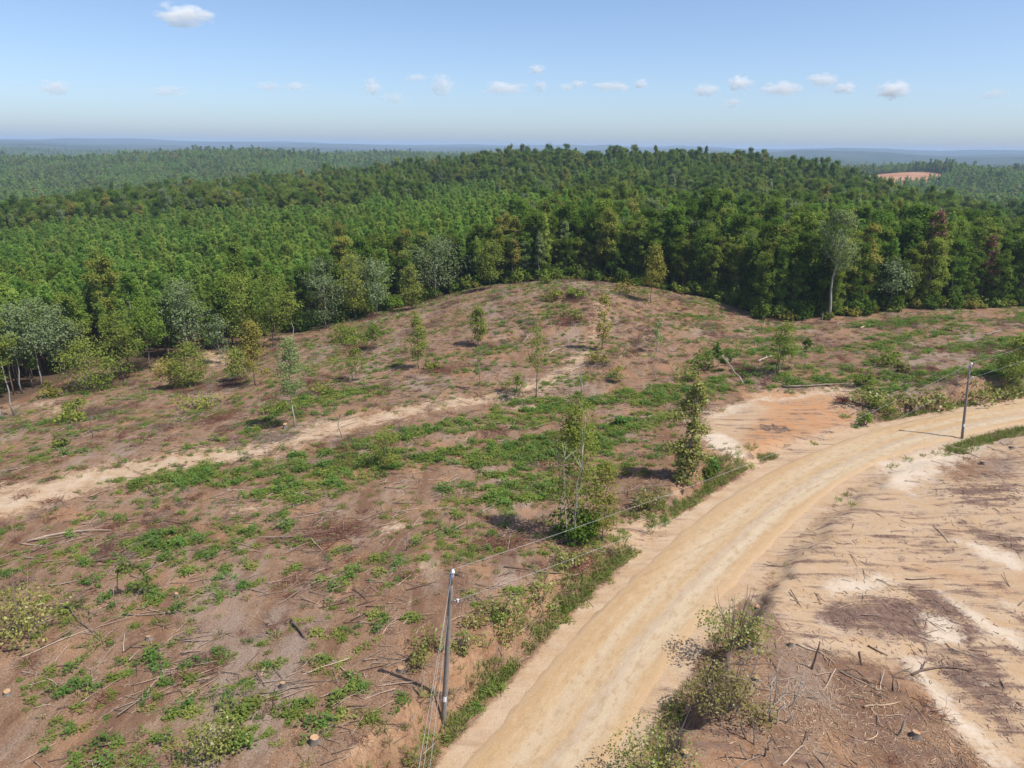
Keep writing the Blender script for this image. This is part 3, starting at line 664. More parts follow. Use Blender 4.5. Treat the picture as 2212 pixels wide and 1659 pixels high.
def pine(seed, H=12., base=.42, Rd=1.7, wh=11, br=5, tf=3, bl=7, L=.55, leaf='pine', bark='pine_bark', tr=.12, name='pine', wd=.2):
    r = np.random.default_rng(seed); tm = MB(); cm = MB()
    P = bent(np.array([0, 0, -.25]), np.array([r.normal() * .15, r.normal() * .15, H]), 8, .03, r)
    tm.tube(P, tr * (1 - .88 * np.linspace(0, 1, 8)), 6)
    C = []; DD = []
    for w in range(wh):
        u = (w + r.uniform(0, .7)) / wh; z = H * (base + (1 - base) * u)
        ln = Rd * (.10 + 1.0 * (1 - u) ** .75 * min(1, .55 + 2.2 * u))
        for b in range(br):
            a = r.uniform(0, 6.283); up = r.uniform(.1, .5) + .5 * u
            d = np.array([np.cos(a), np.sin(a), up]); d /= np.linalg.norm(d)
            o_ = np.array([np.interp(z, P[:, 2], P[:, 0]), np.interp(z, P[:, 2], P[:, 1]), z]); ll = ln * r.uniform(.6, 1.1)
            tm.tube([o_, o_ + d * ll * .6, o_ + d * ll], [tr * .2, tr * .13, .01], 3, cap=False)
            for k in range(tf):
                C.append(o_ + d * ll * (1 - .62 * k / tf) + r.normal(size=3) * .13); DD.append(d + np.array([0, 0, .35]))
    C.append(P[-1]); DD.append(np.array([0, 0, 1.]))
    C = np.repeat(np.array(C), bl, 0); DD = np.repeat(np.array(DD), bl, 0); n = len(C)
    d = DD * .8 + r.normal(size=(n, 3)) * .85; d /= np.linalg.norm(d, axis=1, keepdims=True)
    l = L * r.uniform(.6, 1.25, n)
    cm.leaves(C + d * l[:, None] * .5, l, wd * r.uniform(.7, 1.3, n), r.normal(size=(n, 3)) * .7 + np.array([.25, -.25, .75]), up=d, r=r)
    return tm.mesh(name + '_trunk', M[bark], True), cm.mesh(name + '_crown', M[leaf])

def shrub(seed, H=1.6, Rd=1.4, nl=900, L=.2, leaf='vine', bark='darkwood', stems=9, name='shrub', dome=.55, lumps=9, out=0.0):
    r = np.random.default_rng(seed); tm = MB(); cm = MB()
    LC = []; NN = []
    for k in range(lumps):
        a = r.uniform(0, 6.28); q = Rd * .72 * np.sqrt(r.uniform(0, 1)); c = np.array([np.cos(a) * q, np.sin(a) * q, H * r.uniform(.25, .78) * (1 - .35 * q / Rd)])
        n = nl // lumps; D = r.normal(size=(n, 3)); D /= np.linalg.norm(D, axis=1, keepdims=True); D *= r.uniform(.35, 1, (n, 1)) ** .5
        s = np.array([Rd * .42, Rd * .42, H * dome * .55]) * r.uniform(.6, 1.25)
        p = c + D * s; p[:, 2] = np.abs(p[:, 2]) * .96 + .04; LC.append(p); NN.append(D * .7 + np.array([0, 0, .6]) + .55 * r.normal(size=(n, 3)))
    LC = np.concatenate(LC); NN = np.concatenate(NN); l = L * r.uniform(.6, 1.3, len(LC))
    cm.leaves(LC, l, l * .75, NN, r=r)
    for k in range(stems):
        a = r.uniform(0, 6.28); q = Rd * r.uniform(.1, .8); b = r.uniform(.1, .4)
        tm.tube(bent(np.array([np.cos(a) * q * b, np.sin(a) * q * b, -.1]), np.array([np.cos(a) * q, np.sin(a) * q, H * r.uniform(.6, 1.02 + out)]), 5, .06, r), np.linspace(.028, .007, 5), 4, cap=False)
    return tm.mesh(name + '_stems', M[bark], True), cm.mesh(name + '_leaves', M[leaf])

def tuft(seed, n=26, H=.5, spread=.28, w=.05, leaf='grass', name='tuft'):
    r = np.random.default_rng(seed); cm = MB()
    a = r.uniform(0, 6.28, n); q = spread * np.sqrt(r.uniform(0, 1, n)); B = np.c_[np.cos(a) * q, np.sin(a) * q, np.zeros(n)]
    d = np.c_[np.cos(a) * .5, np.sin(a) * .5, np.ones(n)] + r.normal(size=(n, 3)) * .25; d[:, 2] = np.abs(d[:, 2]); l = H * r.uniform(.5, 1.2, n)
    d /= np.linalg.norm(d, axis=1, keepdims=True)
    cm.leaves(B + d * l[:, None] * .5, l, w, r.normal(size=(n, 3)), up=d, r=r)
    return cm.mesh(name, M[leaf])
def weed(seed, n=46, Rd=.5, H=.35, L=.24, leaf='weed', name='weed'):
    r = np.random.default_rng(seed); cm = MB(); k = r.integers(3, 6)
    cs = np.c_[r.normal(size=(k, 2)) * Rd * .36, np.zeros(k)]; ci = r.integers(0, k, n)
    a = r.uniform(0, 6.28, n); q = r.uniform(.05, 1, n) * Rd * .5; hz = H * r.uniform(.15, 1, n) * (1 - .5 * q / Rd)
    C = cs[ci] + np.c_[np.cos(a) * q, np.sin(a) * q, hz]; up = np.c_[np.cos(a), np.sin(a), .2 + .3 * r.normal(size=n)]
    N = np.c_[np.cos(a) * -.15, np.sin(a) * -.15, np.ones(n)] + r.normal(size=(n, 3)) * .35
    l = L * r.uniform(.6, 1.3, n); cm.leaves(C, l, l * .5, N, up=up, r=r)
    return cm.mesh(name, M[leaf])
def brush(seed, n=34, Rd=.8, H=.5, mat='redbrush', name='brush', rad=.014):
    r = np.random.default_rng(seed); tm = MB()
    for k in range(n):
        c = np.r_[r.normal(size=2) * Rd * .45, 0]; a = r.uniform(0, 6.28); l = r.uniform(.4, 1.3) * Rd
        e = c + np.array([np.cos(a) * l * .5, np.sin(a) * l * .5, H * r.uniform(.1, 1)]); s = c - np.array([np.cos(a) * l * .5, np.sin(a) * l * .5, -.02])
        tm.tube(bent(s, e, 4, .05, r), np.linspace(rad * 1.2, rad * .4, 4), 3, cap=False)
    return tm.mesh(name, M[mat])
def stick(seed, L=2., rad=.03, mat='deadwood', forks=2, bow=.06, name='stick', lift=.0):
    r = np.random.default_rng(seed); tm = MB()
    a = np.array([-L / 2, 0, rad * .8]); b = np.array([L / 2, 0, rad * .8 + lift]); t_ = np.linspace(0, 1, 6)[:, None]; P = a + (b - a) * t_ + np.array([0, bow * L * r.normal() * .7, 0]) * 4 * t_ * (1 - t_) + r.normal(size=(6, 3)) * .006 * L; P[:, 2] = np.maximum(P[:, 2], rad * .6)
    tm.tube(P, np.linspace(rad, rad * .45, 6), 6 if rad > .05 else 4)
    for k in range(forks):
        i = r.integers(1, 5); l = L * r.uniform(.12, .4); s = r.choice([-1, 1]); an = R(r.uniform(25, 65))
        e = P[i] + np.array([math.cos(an) * l, s * math.sin(an) * l, l * r.uniform(.0, .3)])
        tm.tube(bent(P[i], e, 3, .02 * L, r), np.linspace(rad * .5, rad * .2, 3), 4, cap=False)
    return tm.mesh(name, M[mat], True)

def coll_scatter(name, protos, P, rot, scl, pid, parent_kind='stuff'):
    """ONE object: many small copies spread over the ground by geometry nodes"""
    c = bpy.data.collections.new(name + '_kinds')
    for i, me in enumerate(protos):
        if isinstance(me, tuple):
            # trunk and crown in one mesh
            bm_ = join_meshes(me, f'{name}_kind'); me = bm_
        o = bpy.data.objects.new(f'{name}_kind_{i:02d}', me); c.objects.link(o)
    me = bpy.data.meshes.new(name); n = len(P)
    me.vertices.add(n); me.vertices.foreach_set('co', np.asarray(P, np.float32).ravel())
    a = me.attributes.new('rot', 'FLOAT_VECTOR', 'POINT'); a.data.foreach_set('vector', np.asarray(rot, np.float32).ravel())
    scl = np.asarray(scl, np.float32); scl = np.repeat(scl[:, None], 3, 1) if scl.ndim == 1 else scl
    a = me.attributes.new('scl', 'FLOAT_VECTOR', 'POINT'); a.data.foreach_set('vector', scl.ravel())
    a = me.attributes.new('pid', 'INT', 'POINT'); a.data.foreach_set('value', np.asarray(pid, np.int32))
    ng = bpy.data.node_groups.new(name + '_spread', 'GeometryNodeTree')
    ng.interface.new_socket('Geometry', in_out='INPUT', socket_type='NodeSocketGeometry'); ng.interface.new_socket('Geometry', in_out='OUTPUT', socket_type='NodeSocketGeometry')
    ns, ls = ng.nodes, ng.links
    gi, go = ns.new('NodeGroupInput'), ns.new('NodeGroupOutput')
    ci = ns.new('GeometryNodeCollectionInfo'); ci.inputs['Collection'].default_value = c; ci.inputs['Separate Children'].default_value = True; ci.inputs['Reset Children'].default_value = True
    ip = ns.new('GeometryNodeInstanceOnPoints'); ip.inputs['Pick Instance'].default_value = True
    def na(nm, dt):
        q = ns.new('GeometryNodeInputNamedAttribute'); q.data_type = dt; q.inputs[0].default_value = nm; return q.outputs[0]
    er = ns.new('FunctionNodeEulerToRotation'); ls.new(na('rot', 'FLOAT_VECTOR'), er.inputs[0])
    ls.new(gi.outputs[0], ip.inputs['Points']); ls.new(ci.outputs[0], ip.inputs['Instance']); ls.new(na('pid', 'INT'), ip.inputs['Instance Index'])
    ls.new(er.outputs[0], ip.inputs['Rotation']); ls.new(na('scl', 'FLOAT_VECTOR'), ip.inputs['Scale']); ls.new(ip.outputs[0], go.inputs[0])
    o = obj(name, me); md = o.modifiers.new('spread', 'NODES'); md.node_group = ng
    o['kind'] = 'stuff'
    return o
def join_meshes(ms, name):
    V, Q, T, MI, mats, n = [], [], [], [], [], 0
    for k, me in enumerate(ms):
        v = np.zeros(len(me.vertices) * 3, np.float32); me.vertices.foreach_get('co', v); V.append(v.reshape(-1, 3))
        mats.append(me.materials[0])
        for p in me.polygons:
            if len(p.vertices) == 4: Q.append([q + n for q in p.vertices] + [k])
            else: T.append([q + n for q in p.vertices] + [k])
        n += len(me.vertices)
    Q = np.array(Q).reshape(-1, 5); T = np.array(T).reshape(-1, 4)
    o = np_mesh(name, np.concatenate(V), Q[:, :4], T[:, :3], mats)
    o.polygons.foreach_set('material_index', np.r_[Q[:, 4], T[:, 3]].astype(np.int32))
    return o

def plant(name, meshes, loc, label, cat, group=None, rz=None, sc=1.0, parts=('trunk', 'crown')):
    e = empty(name, loc, random.uniform(0, 6.28) if rz is None else rz, sc)
    for p, m in zip(parts, meshes): obj(p, m, e)
    return tag(e, label, cat, group)

# ------------------------------------------------------------------ the woods beyond the clearing
HW = [broadleaf(100 + i, H=16, base=b, Rd=rd, nc=nc, nl=92, L=.36, cl=.31, leaf=lf, shape=sh, name='hardwood', bark=bk, limbs=18)
      for i, (b, rd, nc, lf, sh, bk) in enumerate([(.26, 3.3, 78, 'hard', 'oval', 'bark'), (.34, 3.0, 70, 'hard', 'oval', 'bark'), (.20, 3.1, 80, 'hard', 'oval', 'bark_pale'),
        (.30, 2.9, 70, 'hard_yellow', 'oval', 'bark'), (.38, 2.7, 48, 'hard', 'poplar', 'bark_pale'), (.28, 3.2, 56, 'hard_silver', 'oval', 'bark_pale'), (.32, 2.4, 44, 'hard_pale', 'poplar', 'bark_pale'), (.06, 3.0, 66, 'hard', 'oval', 'bark'), (.05, 2.7, 60, 'hard_yellow', 'oval', 'bark'), (.10, 2.9, 60, 'hard', 'poplar', 'bark')])]
PN = [pine(200 + i, H=12, base=b, Rd=rd, wh=15, br=5, tf=4, bl=8, L=.46, wd=.13, name='pine') for i, (b, rd) in enumerate([(.40, 1.55), (.45, 1.35), (.36, 1.7), (.44, 1.25), (.38, 1.45), (.42, 1.5)])]
DEADPINE = pine(230, H=13, base=.35, Rd=1.9, wh=10, br=5, tf=3, bl=7, L=.6, leaf='red')
HWF = [broadleaf(300 + i, H=15, base=.15, Rd=3.6, nc=26, nl=26, L=1.15, cl=.34, leaf=lf, shape=sh, limbs=0, name='far_hardwood')
       for i, (lf, sh) in enumerate([('hard', 'oval'), ('hard', 'oval'), ('hard_yellow', 'oval'), ('hard', 'poplar'), ('hard_pale', 'poplar'), ('hard_silver', 'oval'), ('hard', 'oval')])]
PNF = [pine(330 + i, H=13, base=.25, Rd=2.0, wh=9, br=4, tf=2, bl=7, L=.95, wd=.36, name='far_pine') for i in range(4)]

WP, WD2, WSP = Waves(120, 41), Waves(60, 42), Waves(26, 43)
def shells():
    out = []
    for r0, r1, s in ((100, 240, 2.2), (240, 420, 2.6), (420, 720, 3.4), (720, 1300, 5.2), (1300, 2200, 8.0), (2200, 3600, 13.0)):
        h = r1 * math.sin(R(44)); gx_, gy_ = np.meshgrid(np.arange(-h, h, s), np.arange(r0 * .7, r1, s))
        x = gx_.ravel() + rng.uniform(-.48, .48, gx_.size) * s; y = gy_.ravel() + rng.uniform(-.48, .48, gx_.size) * s
        r = np.hypot(x, y); th = np.arctan2(x, y); m = (r >= r0) & (r < r1) & (np.abs(th) < R(43))
        m &= r > r_tree(th) + 1.5
        out.append(np.c_[x[m], y[m], np.full(m.sum(), s)])
    return np.vstack(out)
FP = shells(); fx_, fy_, fs = FP.T
fr_ = np.hypot(fx_, fy_); fth = np.arctan2(fx_, fy_); dep = fr_ - r_tree(fth); pxx = CX + np.tan(fth) / math.cos(PITCH) * FPX
for c, a, b in BARE:
    k = bare_d(fx_, fy_, c, a, b) > 1.0
    FP, fx_, fy_, fs, fr_, fth, dep, pxx = FP[k], fx_[k], fy_[k], fs[k], fr_[k], fth[k], dep[k], pxx[k]
fz = HH(fx_, fy_)
nz = WP(fx_, fy_); nz2 = WD2(fx_, fy_); nz3 = WSP(fx_, fy_)
# share of pine: a plantation on the left, mixed wood on the right, a belt of hardwood between, mixed on the hills
ppine = np.where(pxx < 1000, .97, np.where(pxx < 1400, .97 - (pxx - 1000) / 400 * .5, .38))
ppine = np.where((fr_ > 330) & (fr_ < 420) & (pxx < 900), .12, ppine)
ppine = np.where(fr_ >= 420, np.clip(.62 + .5 * nz + .25 * nz2, .08, .95), ppine)
ppine = np.where((fr_ > 480) & (fr_ < 600) & (pxx > 850) & (pxx < 1900), np.clip(.38 + .35 * nz, 0, 1), ppine)
fringe = np.where(pxx < 700, 7, 13); ppine = np.where(dep < fringe, np.where(pxx < 650, .45, .10), ppine)
ispine = rng.uniform(size=len(FP)) < ppine
hh = np.where(ispine, rng.normal(.9, .10, len(FP)) * (1 + .10 * nz3), rng.normal(1.0, .19, len(FP)))
hh *= np.where(~ispine & (fr_ < 420) & (dep > 6), .92, 1.0) * np.where(~ispine & (dep < 5), .8, 1)
hh *= np.where(fr_ > 420, np.where(ispine, 1.05, .95), 1) * np.clip(fs / 4.6, 1, 2.2) ** .5
hh *= np.where(~ispine & (fr_ < 330), .78, 1.0)
hh = np.clip(hh, .5, 1.9)
# patches of open ground at the low wood edge on the left
thin = rng.uniform(size=len(FP)) < np.where((dep < 9) & (pxx < 660), .55, np.where(ispine & (fr_ < 240), .06, 0))
keep = ~thin
FP, fx_, fy_, fs, fr_, fth, dep, pxx, fz, ispine, hh, nz, nz2, nz3 = [a[keep] for a in (FP, fx_, fy_, fs, fr_, fth, dep, pxx, fz, ispine, hh, nz, nz2, nz3)]
print('forest trees', len(FP))
# which kind of hardwood
u = rng.uniform(size=len(FP)); hk = np.zeros(len(FP), int)
cumw = np.cumsum([.24, .20, .18, .16, .10, .05, .07]); hk = np.searchsorted(cumw, u); hk = np.clip(hk, 0, 6)
palehill = (fr_ > 380) & (fr_ < 620) & (rng.uniform(size=len(FP)) < .40) & (nz2 > -.2); hk = np.where(palehill & ~ispine, np.where(u < .6, 4, 2), hk)
low = ~ispine & (dep < 11) & (rng.uniform(size=len(FP)) < .55); hk = np.where(low, rng.choice([7, 7, 8, 9], len(FP)), hk)
def view_ok(x, y): return np.abs(np.arctan2(x, y)) < R(37)
order = np.argsort(fr_ + 3 * dep.clip(0, 60))
ind = np.zeros(len(FP), bool)
for pinef in (True, False):
    c_ = [i for i in order if ispine[i] == pinef and view_ok(fx_[i], fy_[i])][:298]
    ind[c_] = True
PLACES = [(150, 'by the left border'), (350, 'far left of the knoll'), (560, 'behind the thickets'), (800, 'by the silvery trees'), (1050, 'left of the knoll'), (1250, 'behind the knoll'), (1450, 'right of the knoll top'), (1680, 'left of the tall white poplar'), (1900, 'around the tall white poplar'), (2050, 'below the dead red pine'), (9999, 'by the right border')]
def place(p): return next(t for q, t in PLACES if p < q)
def size(h): return 'short' if h < .86 else ('tall' if h > 1.08 else 'middling')
HWLOOK = ['dark green', 'dark green', 'dark green pale barked', 'olive yellow', 'narrow dark green', 'silvery', 'narrow pale green', 'low branched green', 'low branched olive', 'low branched narrow']
for i in np.where(ind)[0]:
    left = pxx[i] < 1000
    if ispine[i]:
        j = int(rng.integers(0, len(PN)))
        plant('pine_tree', PN[j], (fx_[i], fy_[i], fz[i]), f'{size(hh[i])} green pine in the front of the wood, {place(pxx[i])}', 'tree', 'pines in the front rows of the wood, ' + place(pxx[i]), sc=float(hh[i]))
    else:
        j = int(hk[i])
        plant('hardwood_tree', HW[j], (fx_[i], fy_[i], fz[i]), f'{size(hh[i])} {HWLOOK[j]} hardwood at the wood edge, {place(pxx[i])}', 'tree', 'hardwoods at the front edge of the wood, ' + place(pxx[i]), sc=float(hh[i]) * float(rng.uniform(.9, 1.12)))
rest = ~ind
def spread_wood(name, mask, protos, pid, label):
    n = mask.sum()
    if not n: return
    P = np.c_[fx_[mask], fy_[mask], fz[mask]]; rot = np.zeros((n, 3)); rot[:, 2] = rng.uniform(0, 6.28, n)
    xy = np.where(ispine[mask], 1.0, np.where(fr_[mask] > 200, .74, .88))
    s = hh[mask][:, None] * np.c_[xy, xy, np.where(ispine[mask], 1.0, .95)] * np.c_[rng.uniform(.9, 1.15, n), rng.uniform(.9, 1.15, n), rng.uniform(.92, 1.08, n)]
    o = coll_scatter(name, protos, P, rot, s, pid); tag(o, label, 'woodland')
nearw = fr_ < 620
spread_wood('pine_plantation', rest & ispine & nearw, PN, rng.integers(0, len(PN), (rest & ispine & nearw).sum()), 'even green canopy of the young pine plantation beyond the clearing')
m_ = rest & ~ispine & nearw; spread_wood('hardwood_forest', m_, HW, hk[m_], 'dark green hardwood canopy behind the clearing on the right')
m_ = rest & ispine & ~nearw; spread_wood('distant_pine_forest', m_, PNF, rng.integers(0, len(PNF), m_.sum()), 'far green pine woods on the hills behind the plantation')
m_ = rest & ~ispine & ~nearw; spread_wood('distant_hardwood_forest', m_, HWF, hk[m_], 'far mixed hardwood canopy on the hazy hills')

# young growth filling the foot of the wood
UG = [shrub(400 + i, H=h, Rd=rd, nl=420, L=.42, leaf=lf, name='undergrowth', stems=4) for i, (h, rd, lf) in enumerate([(3.2, 1.7, 'hard'), (2.4, 1.5, 'hard_yellow'), (4.2, 1.5, 'hard'), (2.0, 1.6, 'hard_yellow')])]
tq = rng.uniform(R(-40), R(40), 900); tq = np.where(tq < R(-17), rng.uniform(R(-17), R(40), 900), tq); rq = r_tree(tq) + rng.uniform(-.5, 13, 900); x, y = rq * np.sin(tq), rq * np.cos(tq); n = 900
tag(coll_scatter('wood_undergrowth', UG, np.c_[x, y, HH(x, y) - .1], np.c_[np.zeros(n), np.zeros(n), rng.uniform(0, 6.28, n)], rng.uniform(.45, 1.2, n), rng.choice(4, n, p=[.35, .2, .3, .15])), 'dark undergrowth filling the foot of the wood', 'undergrowth')

# ------------------------------------------------------------------ single trees one can point at  (base x, base y, top y, width px, recipe)
def single(bx, by, ty, w, kind, label, seed, name='sapling', cat='tree', base=None, **kw):
    P = G(bx, by); H = max(.8, tall(P, bx, ty)); dist = math.sqrt(P[0] ** 2 + P[1] ** 2 + (CAM_Z - P[2]) ** 2)
    Rd = max(.4, w / FPX * dist / 2 * 1.0)
    pxm = 1550 / dist * 1024 / 2212
    L = np.clip(1.65 / pxm, .14, .36)
    dens = kw.pop('dens', 1.0) * (.8 if 'sapling' in label else 1)
    nl = 34
    area = Rd * H * (1 - (base if base is not None else .25)); nc = int(np.clip(area * 5.5 * dens / (L / .3), 9, 70))
    nl = int(np.clip(kw.pop('nl', 46), 8, 90))
    lf = {'yellow': 'hard_yellow', 'green': 'hard', 'silver': 'hard_silver', 'pale': 'hard_pale', 'vine': 'vine', 'weed': 'weed'}[kind]
    me = broadleaf(seed, H=H, base=.25 if base is None else base, Rd=Rd, nc=nc, nl=nl, L=L, leaf=lf, tr=kw.pop('tr', max(.045, .0085 * H)), limbs=kw.pop('limbs', 12), cl=kw.pop('cl', .42),
                   shape=kw.pop('shape', 'poplar'), bark=kw.pop('bark', 'bark'), name=name, **kw)
    return plant(name, me, P, label, cat, rz=0.0)
SINGLE = [
 (637,923,726,62,'pale','tall slim pale green sapling beside the sandy track on the left',dict(bark='bark_pale',base=.38,dens=1.1)),
 (1158,862,705,60,'yellow','thin sparse yellow green sapling at the end of the sandy track',dict(dens=.40,base=.42)),
 (1113,865,793,45,'yellow','small sparse brownish sapling left of the thin tree at the track end',dict(dens=.5)),
 (1033,746,664,46,'yellow','narrow leafy yellow green sapling in the middle of the clearing',dict(base=.15,dens=1.1)),
 (1300,756,636,40,'yellow','tall narrow yellow green sapling below the brushy knoll',dict(base=.2,dens=.8)),
 (905,797,678,52,'yellow','sparse green sapling with thin trunk in the left half of the clearing',dict(base=.2,dens=.7)),
 (890,668,575,52,'weed','bright green tree standing just in front of the wood edge left of the knoll',dict(base=.08,dens=1.2)),
 (1407,655,532,60,'yellow','yellow green sapling standing before the dark wood right of the knoll',dict(base=.3,dens=.75)),
 (1642,674,566,46,'yellow','thin sapling with rusty lower leaves at the dark wood edge',dict(base=.15,dens=.6)),
 (1680,808,690,62,'yellow','loose clump of yellow green saplings above the clay pad',dict(base=.3,dens=.55,stems=3)),
 (1738,800,733,24,'green','dark thin sapling with a small round top above the clay pad',dict(base=.72,dens=.8)),
 (1690,790,735,26,'green','small dark leafed sapling beside the yellow green sapling clump',dict(base=.5,dens=.7)),
 (2182,836,722,62,'yellow','leafy yellow green sapling at the right border above the road bank',dict(base=.15,dens=1.0)),
 (1862,832,795,40,'yellow','small round yellow sapling at the corner of the clay pad',dict(base=.2,dens=1.,shape='oval')),
 (838,1008,918,84,'yellow','yellowing clump of thin saplings in the green middle of the clearing',dict(base=.12,dens=.55,stems=5,cl=.3)),
 (770,822,752,56,'yellow','pale clump of thin saplings left of the middle of the clearing',dict(base=.3,dens=.5,stems=3)),
 (805,757,705,50,'green','small crooked green sapling with dark brush at its foot, left of the knoll',dict(base=.35,dens=.9,shape='oval')),
 (750,735,708,80,'green','low broad green bush near the left wood edge',dict(base=.1,dens=1.,shape='oval',stems=4)),
 (1417,763,688,34,'pale','thin pale sapling on the slope right of the knoll',dict(base=.3,dens=.4)),
 (1034,842,757,30,'pale','tiny pale sapling with two leaf tufts in the middle of the clearing',dict(base=.3,dens=.45)),
 (1334,825,792,36,'yellow','short bushy sapling above the green band right of the track end',dict(base=.2,dens=.7,shape='oval')),
 (552,832,694,66,'yellow','yellow green tree casting a dark shadow on the left of the clearing',dict(base=.22,dens=1.0,shape='cone')),
 (517,822,750,54,'yellow','shorter bushy yellow green sapling left of the shadow casting tree',dict(base=.12,dens=.9)),
 (413,836,744,72,'yellow','bushy yellow green sapling with pale trunk at the left wood edge',dict(base=.15,dens=1.,bark='bark_pale',shape='oval')),
 (372,838,775,60,'yellow','low yellowing sapling with crossed stems at the left wood edge',dict(base=.2,dens=.9,stems=3,shape='oval')),
 (193,842,735,104,'yellow','broad bushy yellow green thicket tree at the left wood edge',dict(base=.08,dens=1.,stems=4,shape='oval')),
 (267,822,676,72,'yellow','upright yellow green tree left of the dark hardwood on the left',dict(base=.15,dens=1.,shape='oval')),
 (327,800,644,76,'green','dark green hardwood at the left wood edge behind the thickets',dict(base=.25,dens=1.1,shape='oval')),
 (407,775,606,88,'silver','tall silvery green tree rising above the left wood edge',dict(base=.22,dens=1.,bark='bark_pale',shape='oval')),
 (477,788,680,50,'silver','thin grey half bare tree at the left wood edge',dict(base=.3,dens=.4,bark='bark_pale')),
 (530,756,588,86,'yellow','tall olive green hardwood with pointed top at the left wood edge',dict(base=.2,dens=1.1,shape='oval')),
 (590,750,590,80,'yellow','tall olive green hardwood behind the thin white trunk on the left',dict(base=.2,dens=1.,shape='oval')),
 (637,735,632,40,'yellow','thin white trunked tree with little foliage at the left wood edge',dict(base=.55,dens=.5,bark='bark_pale')),
 (705,708,556,84,'silver','large silvery green tree at the wood edge left of the knoll',dict(base=.12,dens=1.3,shape='oval',bark='bark_pale')),
 (770,692,545,78,'yellow','olive green tree between two silvery trees left of the knoll',dict(base=.18,dens=1.2,shape='oval')),
 (815,683,556,66,'silver','slender silvery tree with pale trunk left of the knoll',dict(base=.25,dens=1.,shape='oval',bark='bark_pale')),
 (940,648,515,118,'silver','broad pale silvery tree crown above the wood edge left of the knoll',dict(base=.25,dens=1.2,shape='oval',bark='bark_pale')),
 (1110,612,518,36,'yellow','thin white trunked tree at the wood edge behind the knoll',dict(base=.45,dens=.5,bark='bark_pale')),
 (1060,622,520,60,'yellow','yellowing edge tree just left of the knoll top',dict(base=.2,dens=.8,shape='oval')),
 (32,898,684,46,'yellow','tall bare trunked pine at the left border with thin crown',dict(base=.62,dens=.6,bark='bark_pale',shape='oval')),
 (48,850,660,70,'silver','grey green tree with long bare trunk at the left border',dict(base=.42,dens=1.1,bark='bark_pale',shape='oval')),
 (90,838,640,74,'silver','dark silvery tree with pale bare trunk, second from the left border',dict(base=.4,dens=1.2,bark='bark_pale',shape='oval')),
 (140,806,664,72,'silver','silvery tree with branching pale trunk at the left wood edge',dict(base=.35,dens=1.1,bark='bark_pale',shape='oval')),
 (2,905,690,50,'yellow','tall thin trunk with sparse leaves cut by the left border',dict(base=.4,dens=.6,bark='bark_pale',shape='oval')),
 (1790,690,449,92,'pale','tall poplar with long bare white trunk before the dark wood',dict(base=.50,dens=1.2,bark='bark_pale',tr=.22,limbs=20,shape='poplar',nl=60,cl=.34)),
 (1918,672,560,70,'silver','half bare crooked tree with white forked limbs at the dark wood edge',dict(base=.45,dens=.6,bark='bark_pale',shape='oval')),
]
for i, (bx, by, ty, w, k, lab, kw) in enumerate(SINGLE): single(bx, by, ty, w, k, lab, 500 + i, name='poplar_tree' if 'poplar' in lab else ('sapling' if 'sapling' in lab else 'edge_tree'), **kw)
for i, (px, py, sc, lab) in enumerate([(1998, 640, 1.3, 'dead red pine rising above the right wood'), (2115, 655, 1.0, 'rusty red dead pine near the right border')]):
    P = G(px, py); th = math.atan2(P[0], P[1]); rr_ = r_tree(th) + (5 if i == 0 else 4); x, y = rr_ * math.sin(th), rr_ * math.cos(th)
    plant('dead_pine', DEADPINE, (x, y, gz(x, y)), lab, 'tree', sc=sc)

# the slim many stemmed tree left of the road, and the tree wrapped in vines
P = G(1238, 1165); H = tall(P, 1225, 872)
plant('slim_tree', broadleaf(700, H=H, base=.22, Rd=2.6, nc=92, nl=36, L=.20, leaf='hard_yellow', shape='cone', tr=.085, limbs=24, cl=.30, stems=4, bark='bark_pale', name='slim_tree'), P, 'tall slim many stemmed tree with sparse leaves beside the road', 'tree', rz=0)
r7 = shrub(701, H=3.2, Rd=1.8, nl=2200, L=.22, leaf='hard', name='understory', lumps=14)
plant('understory_bush', r7, P + np.array([.25, -.35, 0]), 'dark leafy bush around the foot of the slim many stemmed tree', 'bush', parts=('stems', 'leaves'))
P2 = G(1300, 1168); H2 = tall(P2, 1290, 985)
plant('slim_sapling', broadleaf(702, H=H2, base=.06, Rd=1.5, nc=46, nl=44, L=.16, leaf='hard_yellow', shape='cone', tr=.05, limbs=18, cl=.4, name='feathery'), P2, 'feathery olive sapling leaning against the slim many stemmed tree', 'sapling', rz=0)
P = G(1482, 1038); H = tall(P, 1487, 832)
